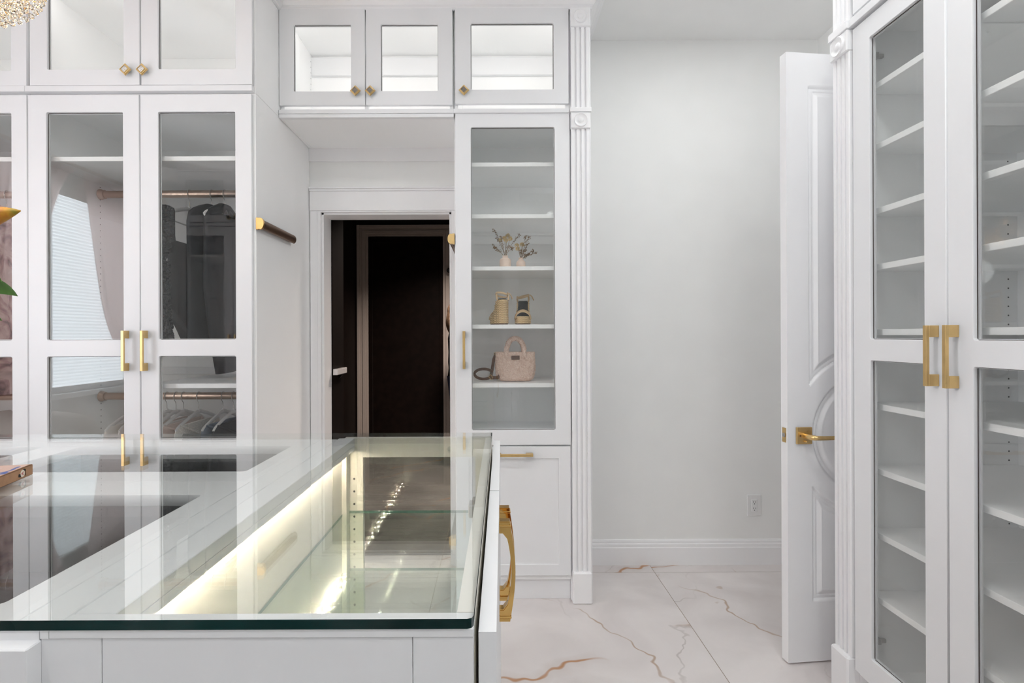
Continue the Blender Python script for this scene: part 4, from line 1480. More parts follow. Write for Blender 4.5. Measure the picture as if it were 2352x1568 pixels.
for sgn, zend in ((-1, -0.785), (1, -0.77)):
    bm = bmesh.new()
    rings = []
    nr, sg = 150, 44
    rg = random.Random(11 + sgn)
    for i in range(nr + 1):
        t = i / nr
        z = -0.112 + (zend + 0.112) * t
        yc = sgn * ((0.212 if sgn < 0 else 0.172) + 0.030 * math.sin(PI * t * 1.1) + 0.012 * math.sin(7 * t))
        w = 0.018 + 0.036 * math.sin(PI * min(1, t * 2.2 + 0.12)) ** 0.7 if t < 0.4 else 0.038 - 0.006 * math.cos(9 * t)
        ring = []
        for k in range(sg):
            a = 2 * PI * k / sg
            nz_ = mnoise.noise(Vector((math.cos(a) * 3.0, math.sin(a) * 3.0, z * 60 + sgn)))
            nz2 = mnoise.noise(Vector((math.cos(a) * 7.0 + 5, math.sin(a) * 7.0, z * 150)))
            r = w * (1 + 0.30 * nz_ + 0.26 * nz2)
            ring.append(bm.verts.new((r * math.sin(a) * 0.75, yc + r * math.cos(a), z)))
        rings.append(ring)
    for a, b in zip(rings[:-1], rings[1:]):
        for k in range(sg):
            bm.faces.new((a[k], a[(k + 1) % sg], b[(k + 1) % sg], b[k]))
    bm.faces.new(rings[0])
    bm.faces.new(rings[-1])
    bmesh.ops.recalc_face_normals(bm, faces=list(bm.faces))
    part('lace_sleeve', finish(bm, smooth=30), M_lace, d1, label='ruffled black lace sleeve')
# dress 2: long, rounded shoulders, halter neck
g2 = garment('evening_dress', 'long plain black dress in the middle of the upper rod', 'dress', h2, zr,
             [(-0.092, -0.05, 0.05, 0.016), (-0.12, -0.13, 0.13, 0.024), (-0.155, -0.205, 0.2, 0.028), (-0.21, -0.228, 0.225, 0.028), (-0.5, -0.222, 0.22, 0.028), (-0.80, -0.222, 0.22, 0.029)], M_navy, 0.08, 6, 7)
part('neck_frill', drape(interp([(-0.080, -0.03, 0.03, 0.012), (-0.115, -0.075, 0.075, 0.026)], 6), fold=0.25, nf=9, seed=3), M_navy, g2)
g3 = garment('evening_dress', 'dark dress with a ruffled collar at the right end of the upper rod', 'dress', h3, zr,
             [(-0.090, -0.05, 0.05, 0.02), (-0.12, -0.12, 0.12, 0.024), (-0.165, -0.20, 0.19, 0.026), (-0.5, -0.205, 0.20, 0.026), (-0.75, -0.15, 0.19, 0.027), (-0.925, -0.088, 0.17, 0.028)], M_navy, 0.14, 5, 9, hem=lambda y: 0.04 * y)
part('neck_frill', drape(interp([(-0.072, -0.035, 0.035, 0.016), (-0.12, -0.10, 0.10, 0.036)], 6), fold=0.3, nf=11, seed=5), M_lace, g3)
# --- lower rod
zr = 1.010
low = [(UXl, n, lab, m, f) for UXl, n, lab, m, f in (
    (-1.872, 'knit_top', 'white top farthest left on the lower rod, through the left door', M_creamf, 0.12),
    (-1.805, 'knit_top', 'cream top on the lower rod beside the left door stile', M_creamf, 0.12),
    (XR(383), 'camisole', 'blush camisole with a cream edge, first on the lower rod of the right door', M_blush, 0.10),
    (XR(404), 'blouse', 'cream blouse, second on the lower rod of the right door', M_creamf, 0.10),
    (XR(421), 'blouse', 'blush blouse with an open neck, third on the lower rod', M_blush, 0.10),
    (XR(456), 'beaded_top', 'cream beaded knit top alone in the middle of the lower rod', M_knit, 0.08),
    (XR(512), 'denim_jacket', 'slate blue top near the right end of the lower rod', M_denim, 0.08),
    (XR(536), 'jacket', 'charcoal jacket at the right end of the lower rod', M_char, 0.08))]
for i, (x, n, lab, m, f) in enumerate(low):
    hanger(x, zr, 'white hanger under the %s top on the lower rod, %s from the left' % (['white', 'cream', 'blush camisole', 'cream blouse', 'blush blouse', 'beaded', 'slate blue', 'charcoal'][i], ['first', 'second', 'third', 'fourth', 'fifth', 'sixth', 'seventh', 'eighth'][i]))
    garment(n, lab, 'top', x, zr, [(-0.128, -0.185, 0.185, 0.009), (-0.142, -0.205, 0.205, 0.012), (-0.17, -0.216, 0.216, 0.014), (-0.23, -0.222, 0.222, 0.014), (-0.62, -0.20 - 0.01 * (i % 3), 0.21, 0.014)], m, f, 5 + i % 3, 20 + i, lift=0.0)
    if i not in (0, 2):
        # collar band following the hanger slope
        g = [o for o in COL.objects if o.get('label') == lab][0]
        part('collar', tube([(0.0, -0.172, -0.128), (0.022, -0.12, -0.150), (0.028, 0.0, -0.20), (0.022, 0.12, -0.150), (0.0, 0.172, -0.128)], 0.006, 8), m, g)
# --- gown in the far left wardrobe
gx = (17 - CX) * ROD_Y / F
hanger(gx, 2.056, 'white hanger with the blush floral gown at the left edge', 0.2)
gg = garment('floral_gown', 'long blush floral gown in the leftmost wardrobe', 'dress', gx, 2.056,
             [(-0.10, -0.13, 0.13, 0.014), (-0.15, -0.205, 0.2, 0.03), (-0.32, -0.19, 0.19, 0.05), (-0.5, -0.22, 0.22, 0.08), (-0.80, -0.27, 0.27, 0.10), (-1.02, -0.29, 0.29, 0.11)], M_floral, 0.10, 8, 13, yaw=0.2)
part('sleeve', drape(interp([(-0.12, -0.24, -0.17, 0.03), (-0.3, -0.27, -0.20, 0.05), (-0.55, -0.29, -0.21, 0.045)], 10), fold=0.15, nf=5, seed=31), M_blush, gg)
gx2 = gx - 0.12
hanger(gx2, 1.010, 'white hanger low in the leftmost wardrobe')
garment('fringed_jacket', 'cream striped jacket low in the leftmost wardrobe', 'jacket', gx2, 1.010, [(-0.118, -0.15, 0.15, 0.014), (-0.17, -0.212, 0.212, 0.03), (-0.62, -0.22, 0.22, 0.05)], M_creamf, 0.2, 9, 41)

# ------------------------------------------------------------------ tower display pieces
SHZ = [UZ(1180, y, 2.727) + 0.0006 for y in (373, 492, 611.5, 745, 880)]


def spray(root_loc, spec, seed, mats):
    """dried stems: spec = list of (dx, dz, kind)"""
    rg = random.Random(seed)
    for (dx, dz, kind) in spec:
        base = Vector((rg.uniform(-0.004, 0.004), rg.uniform(-0.004, 0.004), 0))
        tip = Vector((dx, rg.uniform(-0.02, 0.02), dz))
        mid = base.lerp(tip, 0.5) + Vector((-dx * 0.22, 0, dz * 0.10))
        pts = [base * (1 - t) ** 2 + mid * 2 * t * (1 - t) + tip * t * t for t in [k / 6 for k in range(7)]]
        st = part('stem', tube(pts, 0.0009, 5), M_stem, root_loc)
        bm = bmesh.new()
        if kind == 'leafy':
            for k in range(22):
                p = pts[3].lerp(pts[6], rg.random() ** 0.6) if k > 7 else pts[6]
                p = p + Vector((rg.uniform(-1, 1), rg.uniform(-1, 1), rg.uniform(-1, 1))) * 0.003
                d = Vector((rg.uniform(-1, 1), rg.uniform(-0.6, 0.6), rg.uniform(-0.6, 1))).normalized()
                w = d.cross(Vector((0, 1, 0.2))).normalized() * rg.uniform(0.0013, 0.0022)
                l = rg.uniform(0.007, 0.013)
                up = Vector((0, -0.0012, 0.0008))
                a_, b_, c_, d_ = p, p + d * l * 0.55 + w + up, p + d * l, p + d * l * 0.55 - w + up
                va = [bm.verts.new(c) for c in (a_, b_, c_, d_)]
                bm.faces.new((va[0], va[1], va[2]))
                bm.faces.new((va[0], va[2], va[3]))
            nm, m = 'leaf_cluster', M_dry1
        elif kind == 'bloom':
            for k in range(170):
                d = Vector((rg.gauss(0, 1), rg.gauss(0, 1), rg.gauss(0, 1) * 0.8 + 0.2)).normalized()
                p = tip + d * rg.uniform(0.002, 0.009)
                dd = (d + Vector((rg.uniform(-.5, .5), rg.uniform(-.5, .5), rg.uniform(-.5, .5)))).normalized()
                w = dd.cross(Vector((0.3, 1, 0.2))).normalized() * rg.uniform(0.0007, 0.0013)
                l = rg.uniform(0.004, 0.008)
                vv = [bm.verts.new(c) for c in (p, p + dd * l * 0.6 + w, p + dd * l, p + dd * l * 0.6 - w)]
                bm.faces.new(vv)
            nm, m = 'flower_head', M_dry2
        else:  # broad maple-like leaf
            lobes = (0.019, 0.009, 0.013, 0.007, 0.016, 0.008, 0.010, 0.004, 0.003, 0.004, 0.011, 0.008, 0.017, 0.007, 0.014, 0.009)
            n = len(lobes)
            vv = []
            for k in range(n):
                a = 2 * PI * k / n + 0.4
                vv.append(bm.verts.new(tip + Vector((math.cos(a) * lobes[k], 0.005 * math.sin(2 * a), math.sin(a) * lobes[k]))))
            bm.faces.new(vv)
            nm, m = 'broad_leaf', M_dry1
        part(nm, finish(bm), m, st)


VY = 2.86
vs1 = thing('bud_vase', 'larger blush ceramic bud vase on the third tower shelf', 'vase', (UX(1160.5, 600, VY), VY, SHZ[2]))
part('vase_body', lathe([(0.027, 0.0), (0.0295, 0.002), (0.0295, 0.047), (0.0275, 0.053), (0.017, 0.060), (0.0135, 0.062), (0.0135, 0.066), (0.0150, 0.068), (0.0150, 0.072), (0.0105, 0.072), (0.010, 0.05), (0.001, 0.045)], 28, cap=False), M_peach, vs1)
vs2 = thing('bud_vase', 'smaller blush ceramic bud vase to the right on the third tower shelf', 'vase', (UX(1196.5, 600, VY), VY, SHZ[2]))
part('vase_body', lathe([(0.022, 0.0), (0.0240, 0.002), (0.0240, 0.034), (0.021, 0.042), (0.013, 0.049), (0.0115, 0.051), (0.0115, 0.055), (0.0130, 0.0565), (0.0130, 0.0605), (0.009, 0.0605), (0.008, 0.045), (0.001, 0.04)], 28, cap=False), M_peach, vs2)
PXM = VY / F
f1 = thing('dried_flower_spray', 'dried brown and mustard flowers in the larger bud vase', 'dried flowers', (UX(1160.5, 600, VY), VY, SHZ[2] + 0.055))


def sp(px, py, ox, oz):
    a = U(px, py, VY)
    return (a[0] - ox, a[1] - oz)


o1x, o1z = UX(1160.5, 600, VY), SHZ[2] + 0.055
o2x, o2z = UX(1196.5, 600, VY), SHZ[2] + 0.046
spec1 = [sp(x, y, o1x, o1z) + (k,) for x, y, k in ((1134, 528, 'leafy'), (1140, 546, 'leafy'), (1132, 563, 'leafy'), (1135, 570, 'leafy'), (1151, 546, 'leafy'), (1159, 547, 'bloom'), (1166, 541, 'bloom'), (1172, 549, 'bloom'), (1162, 553, 'bloom'), (1175, 570, 'maple'), (1169, 566, 'leafy'), (1192, 540, 'leafy'), (1149, 551, 'bloom'))]
spray(f1, spec1, 5, None)
f2 = thing('dried_flower_spray', 'dried brown flower sprig in the smaller bud vase', 'dried flowers', (o2x, VY, o2z))
spec2 = [sp(x, y, o2x, o2z) + (k,) for x, y, k in ((1187, 563, 'bloom'), (1189, 571, 'bloom'), (1200, 560, 'bloom'), (1207, 546, 'leafy'), (1215, 546, 'leafy'), (1213, 560, 'leafy'), (1226, 575, 'leafy'), (1231, 580, 'leafy'), (1209, 585, 'leafy'), (1206, 575, 'leafy'), (1196, 577, 'leafy'), (1214, 584, 'leafy'))]
spray(f2, spec2, 6, None)

# --- espadrille wedge sandals
SHY = 2.865


def shoe_outline(n=26, L=0.215, wt=0.043, wh=0.033):
    """plan outline of the sole, toe towards -y"""
    pts = []
    for k in range(n):
        a = 2 * PI * k / n
        y = -L / 2 * math.cos(a)
        t = (y + L / 2) / L            # 0 toe .. 1 heel
        w = wt * (1 - t) + wh * t
        pts.append((w * math.copysign(abs(math.sin(a)) ** 0.75, math.sin(a)) * (0.86 if 0.45 < t < 0.7 else 1.0), y))
    return pts


def top_h(y, L=0.215):
    t = (y + L / 2) / L
    return 0.040 + (0.128 - 0.040) * (0.5 - 0.5 * math.cos(PI * min(1, max(0, (t - 0.28) / 0.62))))


def make_shoe(label, loc, rz, sd=1):
    s = thing('wedge_sandal', label, 'shoe', loc, rz, 'espadrille wedge sandals')
    out = shoe_outline()
    part('sole', prism(out, 0.0, 0.006, 'Z'), M_sole, s)
    # rope wedge: stacked rope coils that follow the outline up to the footbed
    bm = bmesh.new()
    lev = 13
    for i in range(lev):
        z = 0.006 + 0.0088 * (i + 0.5)
        ring = [(x * 1.0, y, z) for x, y in out if top_h(y) >= z + 0.003]
        if len(ring) < 5:
            continue
        full = len(ring) == len(out)
        if full:
            add_tube(bm, ring, 0.0047, 8, closed=True)
        else:
            idx = [k for k, (x, y) in enumerate(out) if top_h(y) >= z + 0.003]
            idx.sort(key=lambda k: (k - len(out) // 2))
            add_tube(bm, [(out[k][0], out[k][1], z) for k in idx], 0.0047, 8)
    part('rope_wedge', finish(bm, smooth=60), M_rope, s)
    # core and insole
    bm = bmesh.new()
    n = len(out)
    lo = [bm.verts.new((x * 0.97, y * 0.99, 0.006)) for x, y in out]
    hi = [bm.verts.new((x * 0.97, y * 0.99, top_h(y) - 0.002)) for x, y in out]
    for k in range(n):
        bm.faces.new((lo[k], lo[(k + 1) % n], hi[(k + 1) % n], hi[k]))
    bm.faces.new(lo)
    half = n // 2
    for k in range(half):
        a, b = k, (n - k) % n
        c, d = k + 1, (n - k - 1) % n
        vs = [hi[a]] + ([hi[b]] if b != a else []) + ([hi[d]] if d != c else []) + [hi[c]]
        if len(set(vs)) >= 3:
            bm.faces.new(vs)
    bmesh.ops.recalc_face_normals(bm, faces=list(bm.faces))
    part('wedge_core', finish(bm, smooth=40), M_rope, s)
    bm = bmesh.new()
    ins = [(x * 0.86, y * 0.95) for x, y in out]
    lo = [bm.verts.new((x, y, top_h(y) - 0.001)) for x, y in ins]
    hi = [bm.verts.new((x, y, top_h(y) + 0.004)) for x, y in ins]
    for k in range(n):
        bm.faces.new((lo[k], lo[(k + 1) % n], hi[(k + 1) % n], hi[k]))
    for k in range(half):
        a, b = k, (n - k) % n
        c, d = k + 1, (n - k - 1) % n
        vs = [hi[a]] + ([hi[b]] if b != a else []) + ([hi[d]] if d != c else []) + [hi[c]]
        if len(set(vs)) >= 3:
            bm.faces.new(vs)
    bmesh.ops.recalc_face_normals(bm, faces=list(bm.faces))
    part('insole', finish(bm, smooth=60), M_ins, s, label='black insole')

    def band(pts, w, t=0.0016):
        """flat strap swept along pts, width along local y"""
        bm = bmesh.new()
        add_tube(bm, pts, w, 10, flat=(1.0, t / w))
        bmesh.ops.recalc_face_normals(bm, faces=list(bm.faces))
        return finish(bm, smooth=50)
    arch = [(0.044 * math.cos(a), -0.062 + 0.006 * math.sin(a), 0.030 + 0.048 * math.sin(a)) for a in [PI * k / 12 for k in range(13)]]
    bm = bmesh.new()
    for dy in (-0.014, 0.014):
        pass
    rows = [[bm.verts.new((x * (0.6 + 0.4 * m), y + dy, 0.03 + (z - 0.03) * m)) for (x, y, z) in arch] for dy, m in ((-0.026, 0.74), (-0.018, 0.86), (-0.007, 0.96), (0.008, 1.03), (0.022, 1.04))]
    for a, b in zip(rows[:-1], rows[1:]):
        for k in range(len(arch) - 1):
            bm.faces.new((a[k], a[k + 1], b[k + 1], b[k]))
    r = bmesh.ops.extrude_face_region(bm, geom=list(bm.faces))
    for v in r['geom']:
        if isinstance(v, bmesh.types.BMVert):
            v.co.x *= 0.94
            v.co.z -= 0.0025
    bmesh.ops.recalc_face_normals(bm, faces=list(bm.faces))
    part('toe_strap', finish(bm, smooth=60), M_tan, s)
    loop = []
    for k in range(21):
        a = 2 * PI * k / 20
        loop.append((0.031 * math.cos(a), 0.060 + 0.040 * math.sin(a), 0.152 + 0.008 * math.cos(a) + 0.006 * math.sin(a)))
    st = part('ankle_strap', tube(loop[:-1], 0.0042, 10, closed=True, flat=(0.5, 1.25)), M_tan, s)
    part('strap_tail', tube([(sd * 0.029, 0.06, 0.160), (sd * 0.040, 0.055, 0.161), (sd * 0.050, 0.052, 0.150), (sd * 0.058, 0.052, 0.132)], 0.0030, 8), M_tan, st)
    part('buckle', tube([(sd * 0.031, 0.052, 0.154), (sd * 0.031, 0.066, 0.154), (sd * 0.031, 0.066, 0.166), (sd * 0.031, 0.052, 0.166)], 0.0012, 6, closed=True), M_gold, st)
    for sx in (-1, 1):
        part('side_strap', tube([(sx * 0.028, 0.086, 0.124), (sx * 0.031, 0.082, 0.138), (sx * 0.030, 0.072, 0.154)], 0.0048, 8), M_tan, s)
    return s


make_shoe('tan rope wedge sandal seen from behind, left on the fourth tower shelf', (UX(1147, 700, SHY), SHY - 0.02, SHZ[3]), PI + 0.20, -1)
make_shoe('tan rope wedge sandal facing forward, right on the fourth tower shelf', (UX(1201, 700, SHY), SHY, SHZ[3]), -0.06)

# --- fleece handbag
BY = 2.862
bag = thing('handbag', 'blush boucle fleece handbag with a round handle on the lowest tower shelf', 'handbag', (UX(1183.5, 860, BY), BY, SHZ[4]))
bm = bmesh.new()
rings = []
sg, nr = 190, 90
for i in range(nr + 1):
    t = i / nr
    z = 0.002 + 0.150 * t
    w = 0.088 + 0.016 * math.sin(PI * min(1, t * 0.95 + 0.05)) if t < 0.55 else 0.1035 - 0.006 * (t - 0.55)
    w *= (1 - (1 - min(1, t / 0.14)) ** 2 * 0.16)
    d = (0.045 - 0.018 * t) * (1 - (1 - min(1, t / 0.12)) ** 2 * 0.25)
    rings.append([(w, d, z)] * 1)
vr = []
for ((w, d, z),) in rings:
    ring = []
    for k in range(sg):
        a = 2 * PI * k / sg
        ca, sa = math.cos(a), math.sin(a)
        p = Vector((w * math.copysign(abs(ca) ** 0.55, ca), d * math.copysign(abs(sa) ** 0.7, sa), z))
        nrm = Vector((ca, sa, 0))
        q = 0.0062 * (0.5 - abs(mnoise.noise(p * 92))) + mnoise.noise(p * 60) * 0.002 + 0.0016 * (0.4 - abs(mnoise.noise(p * 300)))
        ring.append(bm.verts.new(p + nrm * q + Vector((0, 0, mnoise.noise(p * 140 + Vector((9, 9, 9))) * 0.002 if z > 0.01 else 0))))
    vr.append(ring)
for a, b in zip(vr[:-1], vr[1:]):
    for k in range(sg):
        bm.faces.new((a[k], a[(k + 1) % sg], b[(k + 1) % sg], b[k]))
bm.faces.new(list(reversed(vr[0])))
inner = [bm.verts.new(v.co + Vector((-v.co.x * 0.06, -v.co.y * 0.35, 0.002))) for v in vr[-1]]
deep = [bm.verts.new(v.co + Vector((-v.co.x * 0.10, -v.co.y * 0.2, -0.06))) for v in vr[-1]]
for k in range(sg):
    bm.faces.new((vr[-1][k], vr[-1][(k + 1) % sg], inner[(k + 1) % sg], inner[k]))
    bm.faces.new((inner[k], inner[(k + 1) % sg], deep[(k + 1) % sg], deep[k]))
bm.faces.new(deep)
bmesh.ops.recalc_face_normals(bm, faces=list(bm.faces))
part('bag_body', finish(bm, smooth=70), M_boucle, bag)
for yy in (-0.026, 0.022):
    pts = []
    for k in range(33):
        t = k / 32
        a = PI * t
        pts.append((0.0470 * math.cos(a) * (1.0 + 0.05 * math.sin(a)), yy, 0.125 + 0.098 * math.sin(a) ** 0.75 + 0.0))
    fine = []
    for k in range(121):
        t = k / 120 * 32
        a, f_ = int(min(31, t)), t - int(min(31, t))
        fine.append(Vector(pts[a]).lerp(Vector(pts[a + 1]), f_))
    bm = bmesh.new()
    rr = add_tube(bm, fine, 0.0125, 44, flat=(0.85, 1.0))
    cen = [sum((v.co for v in r), Vector()) / len(r) for r in rr]
    for r, c in zip(rr, cen):
        for v in r:
            p = v.co.copy()
            v.co += (p - c).normalized() * (0.0062 * (0.5 - abs(mnoise.noise(p * 92))) + mnoise.noise(p * 60) * 0.0015 + 0.0016 * (0.4 - abs(mnoise.noise(p * 300))))
    bmesh.ops.recalc_face_normals(bm, faces=list(bm.faces))
    part('handle', finish(bm, smooth=70), M_boucle, bag)
part('leather_patch', boxes([(-0.021, 0.021, -0.041, -0.030, 0.113, 0.134)], 0.002), M_brown, bag, label='small dark brown leather patch')
# shoulder strap coiled on the shelf to the left


def ribbon(pts, w, t, axis=Vector((0, 0, 1))):
    bm = bmesh.new()
    pts = [Vector(p) for p in pts]
    rows = []
    n = len(pts)
    for i, p in enumerate(pts):
        d = (pts[min(n - 1, i + 1)] - pts[max(0, i - 1)]).normalized()
        ax = axis if isinstance(axis, Vector) else axis[i]
        s = (ax - d * ax.dot(d)).normalized() * w / 2
        nn = d.cross(s).normalized() * t / 2
        rows.append([bm.verts.new(p + s + nn), bm.verts.new(p - s + nn), bm.verts.new(p - s - nn), bm.verts.new(p + s - nn)])
    for a, b in zip(rows[:-1], rows[1:]):
        for k in range(4):
            bm.faces.new((a[k], a[(k + 1) % 4], b[(k + 1) % 4], b[k]))
    bm.faces.new(rows[0])
    bm.faces.new(rows[-1])
    bmesh.ops.recalc_face_normals(bm, faces=list(bm.faces))
    return finish(bm, smooth=50)


pv = BY / F


def bp(px, py, dy=0.0):
    a = U(px, py, BY + dy)
    return (a[0] - bag.location.x, dy, a[1] - bag.location.z)


st = part('shoulder_strap', ribbon([bp(1139, 812), bp(1134, 825), bp(1131, 845), bp(1128, 862, -0.01), bp(1127, 869, -0.015)], 0.016, 0.003, Vector((1, 0, 0))), M_brown, bag)
lp = []
for k in range(25):
    a = math.radians(20 + 320 * k / 24)
    lp.append(bp(1111 + 21 * math.cos(a), 858.5 - 11.5 * math.sin(a), -0.012 - 0.012 * math.sin(a)))
part('strap_loop', ribbon(lp, 0.014, 0.003, Vector((0.1, -0.35, 1.0))), M_brown, st)
part('strap_end', ribbon([bp(1123, 866, -0.03), bp(1132, 867, -0.036), bp(1143, 867, -0.036), bp(1148, 862, -0.03)], 0.018, 0.003, Vector((0, 0.2, 1))), M_brown, st)
part('buckle', tube([bp(1122, 865, -0.045), bp(1127, 860, -0.045), bp(1132, 867, -0.045), bp(1129, 872, -0.045)], 0.0012, 6, closed=True), M_gold, st, label='gold buckle')
part('ring', tube([(bp(1137, 812)[0] + 0.006 * math.cos(a), -0.004, bp(1137, 812)[2] + 0.006 * math.sin(a)) for a in [2 * PI * k / 14 for k in range(14)]], 0.0011, 6, closed=True), M_gold, st)

# ------------------------------------------------------------------ chandelier at the top left
CHX, CHY = -1.31, 1.0
ch = thing('crystal_chandelier', 'tiered crystal chandelier glowing warmly at the top left corner', 'chandelier', (CHX, CHY, CEIL))
part('ceiling_canopy', lathe([(0.001, 0.0), (0.07, 0.0), (0.07, -0.012), (0.02, -0.025), (0.001, -0.026)], 24, cap=False), M_gold, ch)
part('suspension_rod', lathe([(0.006, -0.02), (0.006, -0.75)], 10), M_gold, ch)
oct_bm = bmesh.new()
bmesh.ops.create_icosphere(oct_bm, subdivisions=1, radius=0.0070)
for v in oct_bm.verts:
    v.co.z *= 1.12
CR = finish(oct_bm)
tiers = [(0.10, -1.070), (0.15, -1.040), (0.20, -1.013), (0.245, -0.988), (0.285, -0.965), (0.315, -0.947), (0.345, -0.929), (0.375, -0.912)]
rg = random.Random(2)
cands = []
for ti, (r, z) in enumerate(tiers):
    part('tier_ring', tube([(r * math.cos(a), r * math.sin(a), z + 0.085) for a in [2 * PI * k / 40 for k in range(40)]], 0.003, 6, closed=True), M_gold, ch)
    n = int(2 * PI * r / 0.027)
    for k in range(n):
        a = 2 * PI * k / n + ti * 0.13
        for q in range(6):
            zz = z + q * 0.0215
            cands.append((Vector((r * math.cos(a), r * math.sin(a), zz)), rg.random() * 6))
campos = Vector((0, 0, H))


def px_of(p):
    w = p + Vector((CHX, CHY, CEIL))
    if w.y < 0.05:
        return (-9999, -9999)
    return (CX + w.x / w.y * F, CY - (w.z - H) / w.y * F)


def rank(c):
    x, y = px_of(c[0])
    return max(0, -x) + max(0, -y) + 0.02 * (c[0].x * 0 - c[0].z)


cands.sort(key=rank)
for i, (p, a) in enumerate(cands[:300]):
    o = bpy.data.objects.new('crystal', CR)
    COL.objects.link(o)
    o.parent = ch
    o.location = p
    o.rotation_euler = (0, 0, a)
CR.materials.append(M_crystal)
# the rest of the beads, joined
vs0 = [v.co.copy() for v in CR.vertices]
fs0 = [tuple(p.vertices) for p in CR.polygons]
V, Fc = [], []
for (p, a) in cands[300:]:
    b = len(V)
    V += [tuple(v + p) for v in vs0]
    Fc += [tuple(i + b for i in f) for f in fs0]
me = bpy.data.meshes.new('beads')
me.from_pydata(V, [], Fc)
part('crystal_strand', me, M_crystal, ch, kind='stuff')
for k in range(14):
    a = 2 * PI * k / 14
    for rr_, zz_ in ((0.335, -0.855), (0.25, -0.91), (0.14, -0.96)):
        part('bulb', lathe([(0.001, -0.03), (0.010, -0.02), (0.012, 0.0), (0.007, 0.02), (0.005, 0.035)], 12, origin=(rr_ * math.cos(a), rr_ * math.sin(a), zz_)), M_bulb, ch)

lamp_d = bpy.data.lights.new('chandelier_lamp', 'POINT')
lamp_d.energy = 7
lamp_d.color = (0.98, 0.99, 1.0)
lamp_d.shadow_soft_size = 0.10
lamp_o = bpy.data.objects.new('chandelier_lamp', lamp_d)
lamp_o.location = (CHX, CHY, CEIL - 1.20)
COL.objects.link(lamp_o)

# ------------------------------------------------------------------ window dressing and chair by the window (reflected in the glass doors)
def curtain(label, outer, inner_top, inner_tie, zt=1.10, folds=9, quick=False):
    """sheer drape hanging from z 2.52, its inner edge swept to a tieback at zt"""
    c = thing('curtain', label, 'curtain', (WALL_L + 0.05, 0, 0), 0)
    bm = bmesh.new()
    n, m = 64, 40
    rows = []
    for j in range(m + 1):
        z = 2.52 + (0.02 - 2.52) * j / m
        if z > zt:
            u = (2.52 - z) / (2.52 - zt)
            yi = inner_top + (inner_tie - inner_top) * ((u ** 0.6) if quick else (0.5 * u + 0.5 * u ** 8))
        else:
            yi = inner_tie + (inner_top - inner_tie) * 0.12 * min(1, (zt - z) / 0.5)
        rows.append([bm.verts.new((0.03 + 0.018 * math.sin(2 * PI * folds * k / n), outer + (yi - outer) * k / n, z)) for k in range(n + 1)])
    for a, b in zip(rows[:-1], rows[1:]):
        for k in range(n):
            bm.faces.new((a[k], a[k + 1], b[k + 1], b[k]))
    bmesh.ops.recalc_face_normals(bm, faces=list(bm.faces))
    part('drape', finish(bm, smooth=60), M_curtain, c)
    ym, yh = (outer + inner_tie) / 2, abs(inner_tie - outer) / 2 + 0.01
    part('tieback', tube([(0.03 + 0.03 * math.cos(a), ym + yh * math.sin(a), zt) for a in [2 * PI * k / 20 for k in range(20)]], 0.012, 8, closed=True), M_curtain, c)
    return c


curtain('blush sheer curtain tied back on the wardrobe side of the window', 1.62, 0.93, 1.42, quick=True)
curtain('blush sheer curtain tied back on the near side of the window', 0.12, 0.86, 0.33)
cr = thing('curtain_rod', 'bronze curtain rod over the window', 'curtain rod', (WALL_L + 0.09, 0.87, 2.54))
part('rod', lathe([(0.012, -0.93), (0.012, 0.93)], 14, axis='Y'), M_bronze, cr)
for s in (-1, 1):
    part('finial', lathe([(0.012, s * 0.93), (0.022, s * 0.94), (0.024, s * 0.96), (0.001, s * 0.975)], 14, axis='Y'), M_bronze, cr)
    part('bracket', boxes([(-0.09, 0.0, s * 0.8 - 0.008, s * 0.8 + 0.008, -0.012, 0.012)]), M_bronze, cr)


def soft_block(x0, x1, y0, y1, z0, z1, r, amp=0.006, seed=0):
    bm = bmesh.new()
    bmesh.ops.create_cube(bm, size=1)
    bmesh.ops.subdivide_edges(bm, edges=list(bm.edges), cuts=9, use_grid_fill=True)
    for v in bm.verts:
        p = v.co * 2
        q = Vector([math.copysign(abs(c), c) for c in p])
        L4 = (abs(q.x) ** 5 + abs(q.y) ** 5 + abs(q.z) ** 5) ** 0.2
        mx = max(abs(q.x), abs(q.y), abs(q.z))
        q = q * (mx / L4)
        nz_ = mnoise.noise(q * 4 + Vector((seed, 0, 0)))
        v.co = Vector(((x0 + x1) / 2 + q.x * (x1 - x0) / 2, (y0 + y1) / 2 + q.y * (y1 - y0) / 2, (z0 + z1) / 2 + q.z * (z1 - z0) / 2)) + q.normalized() * nz_ * amp
    return finish(bm, smooth=70)


ac = thing('armchair', 'cream fur-covered armchair by the window', 'armchair', (-2.48, 1.30, 0), 0.5)
part('seat', soft_block(-0.30, 0.30, -0.30, 0.30, 0.16, 0.46, 0.05), M_fur, ac)
part('backrest', soft_block(-0.36, 0.36, 0.20, 0.36, 0.18, 0.86, 0.05, seed=3), M_fur, ac)
for sx in (-1, 1):
    part('armrest', soft_block(sx * 0.30 - 0.07, sx * 0.30 + 0.07, -0.28, 0.28, 0.16, 0.62, 0.04, seed=5), M_fur, ac)
    for sy in (-1, 1):
        part('leg', tube([(sx * 0.26, sy * 0.26, 0.0), (sx * 0.24, sy * 0.24, 0.20)], [0.012, 0.018], 10), M_gold, ac)

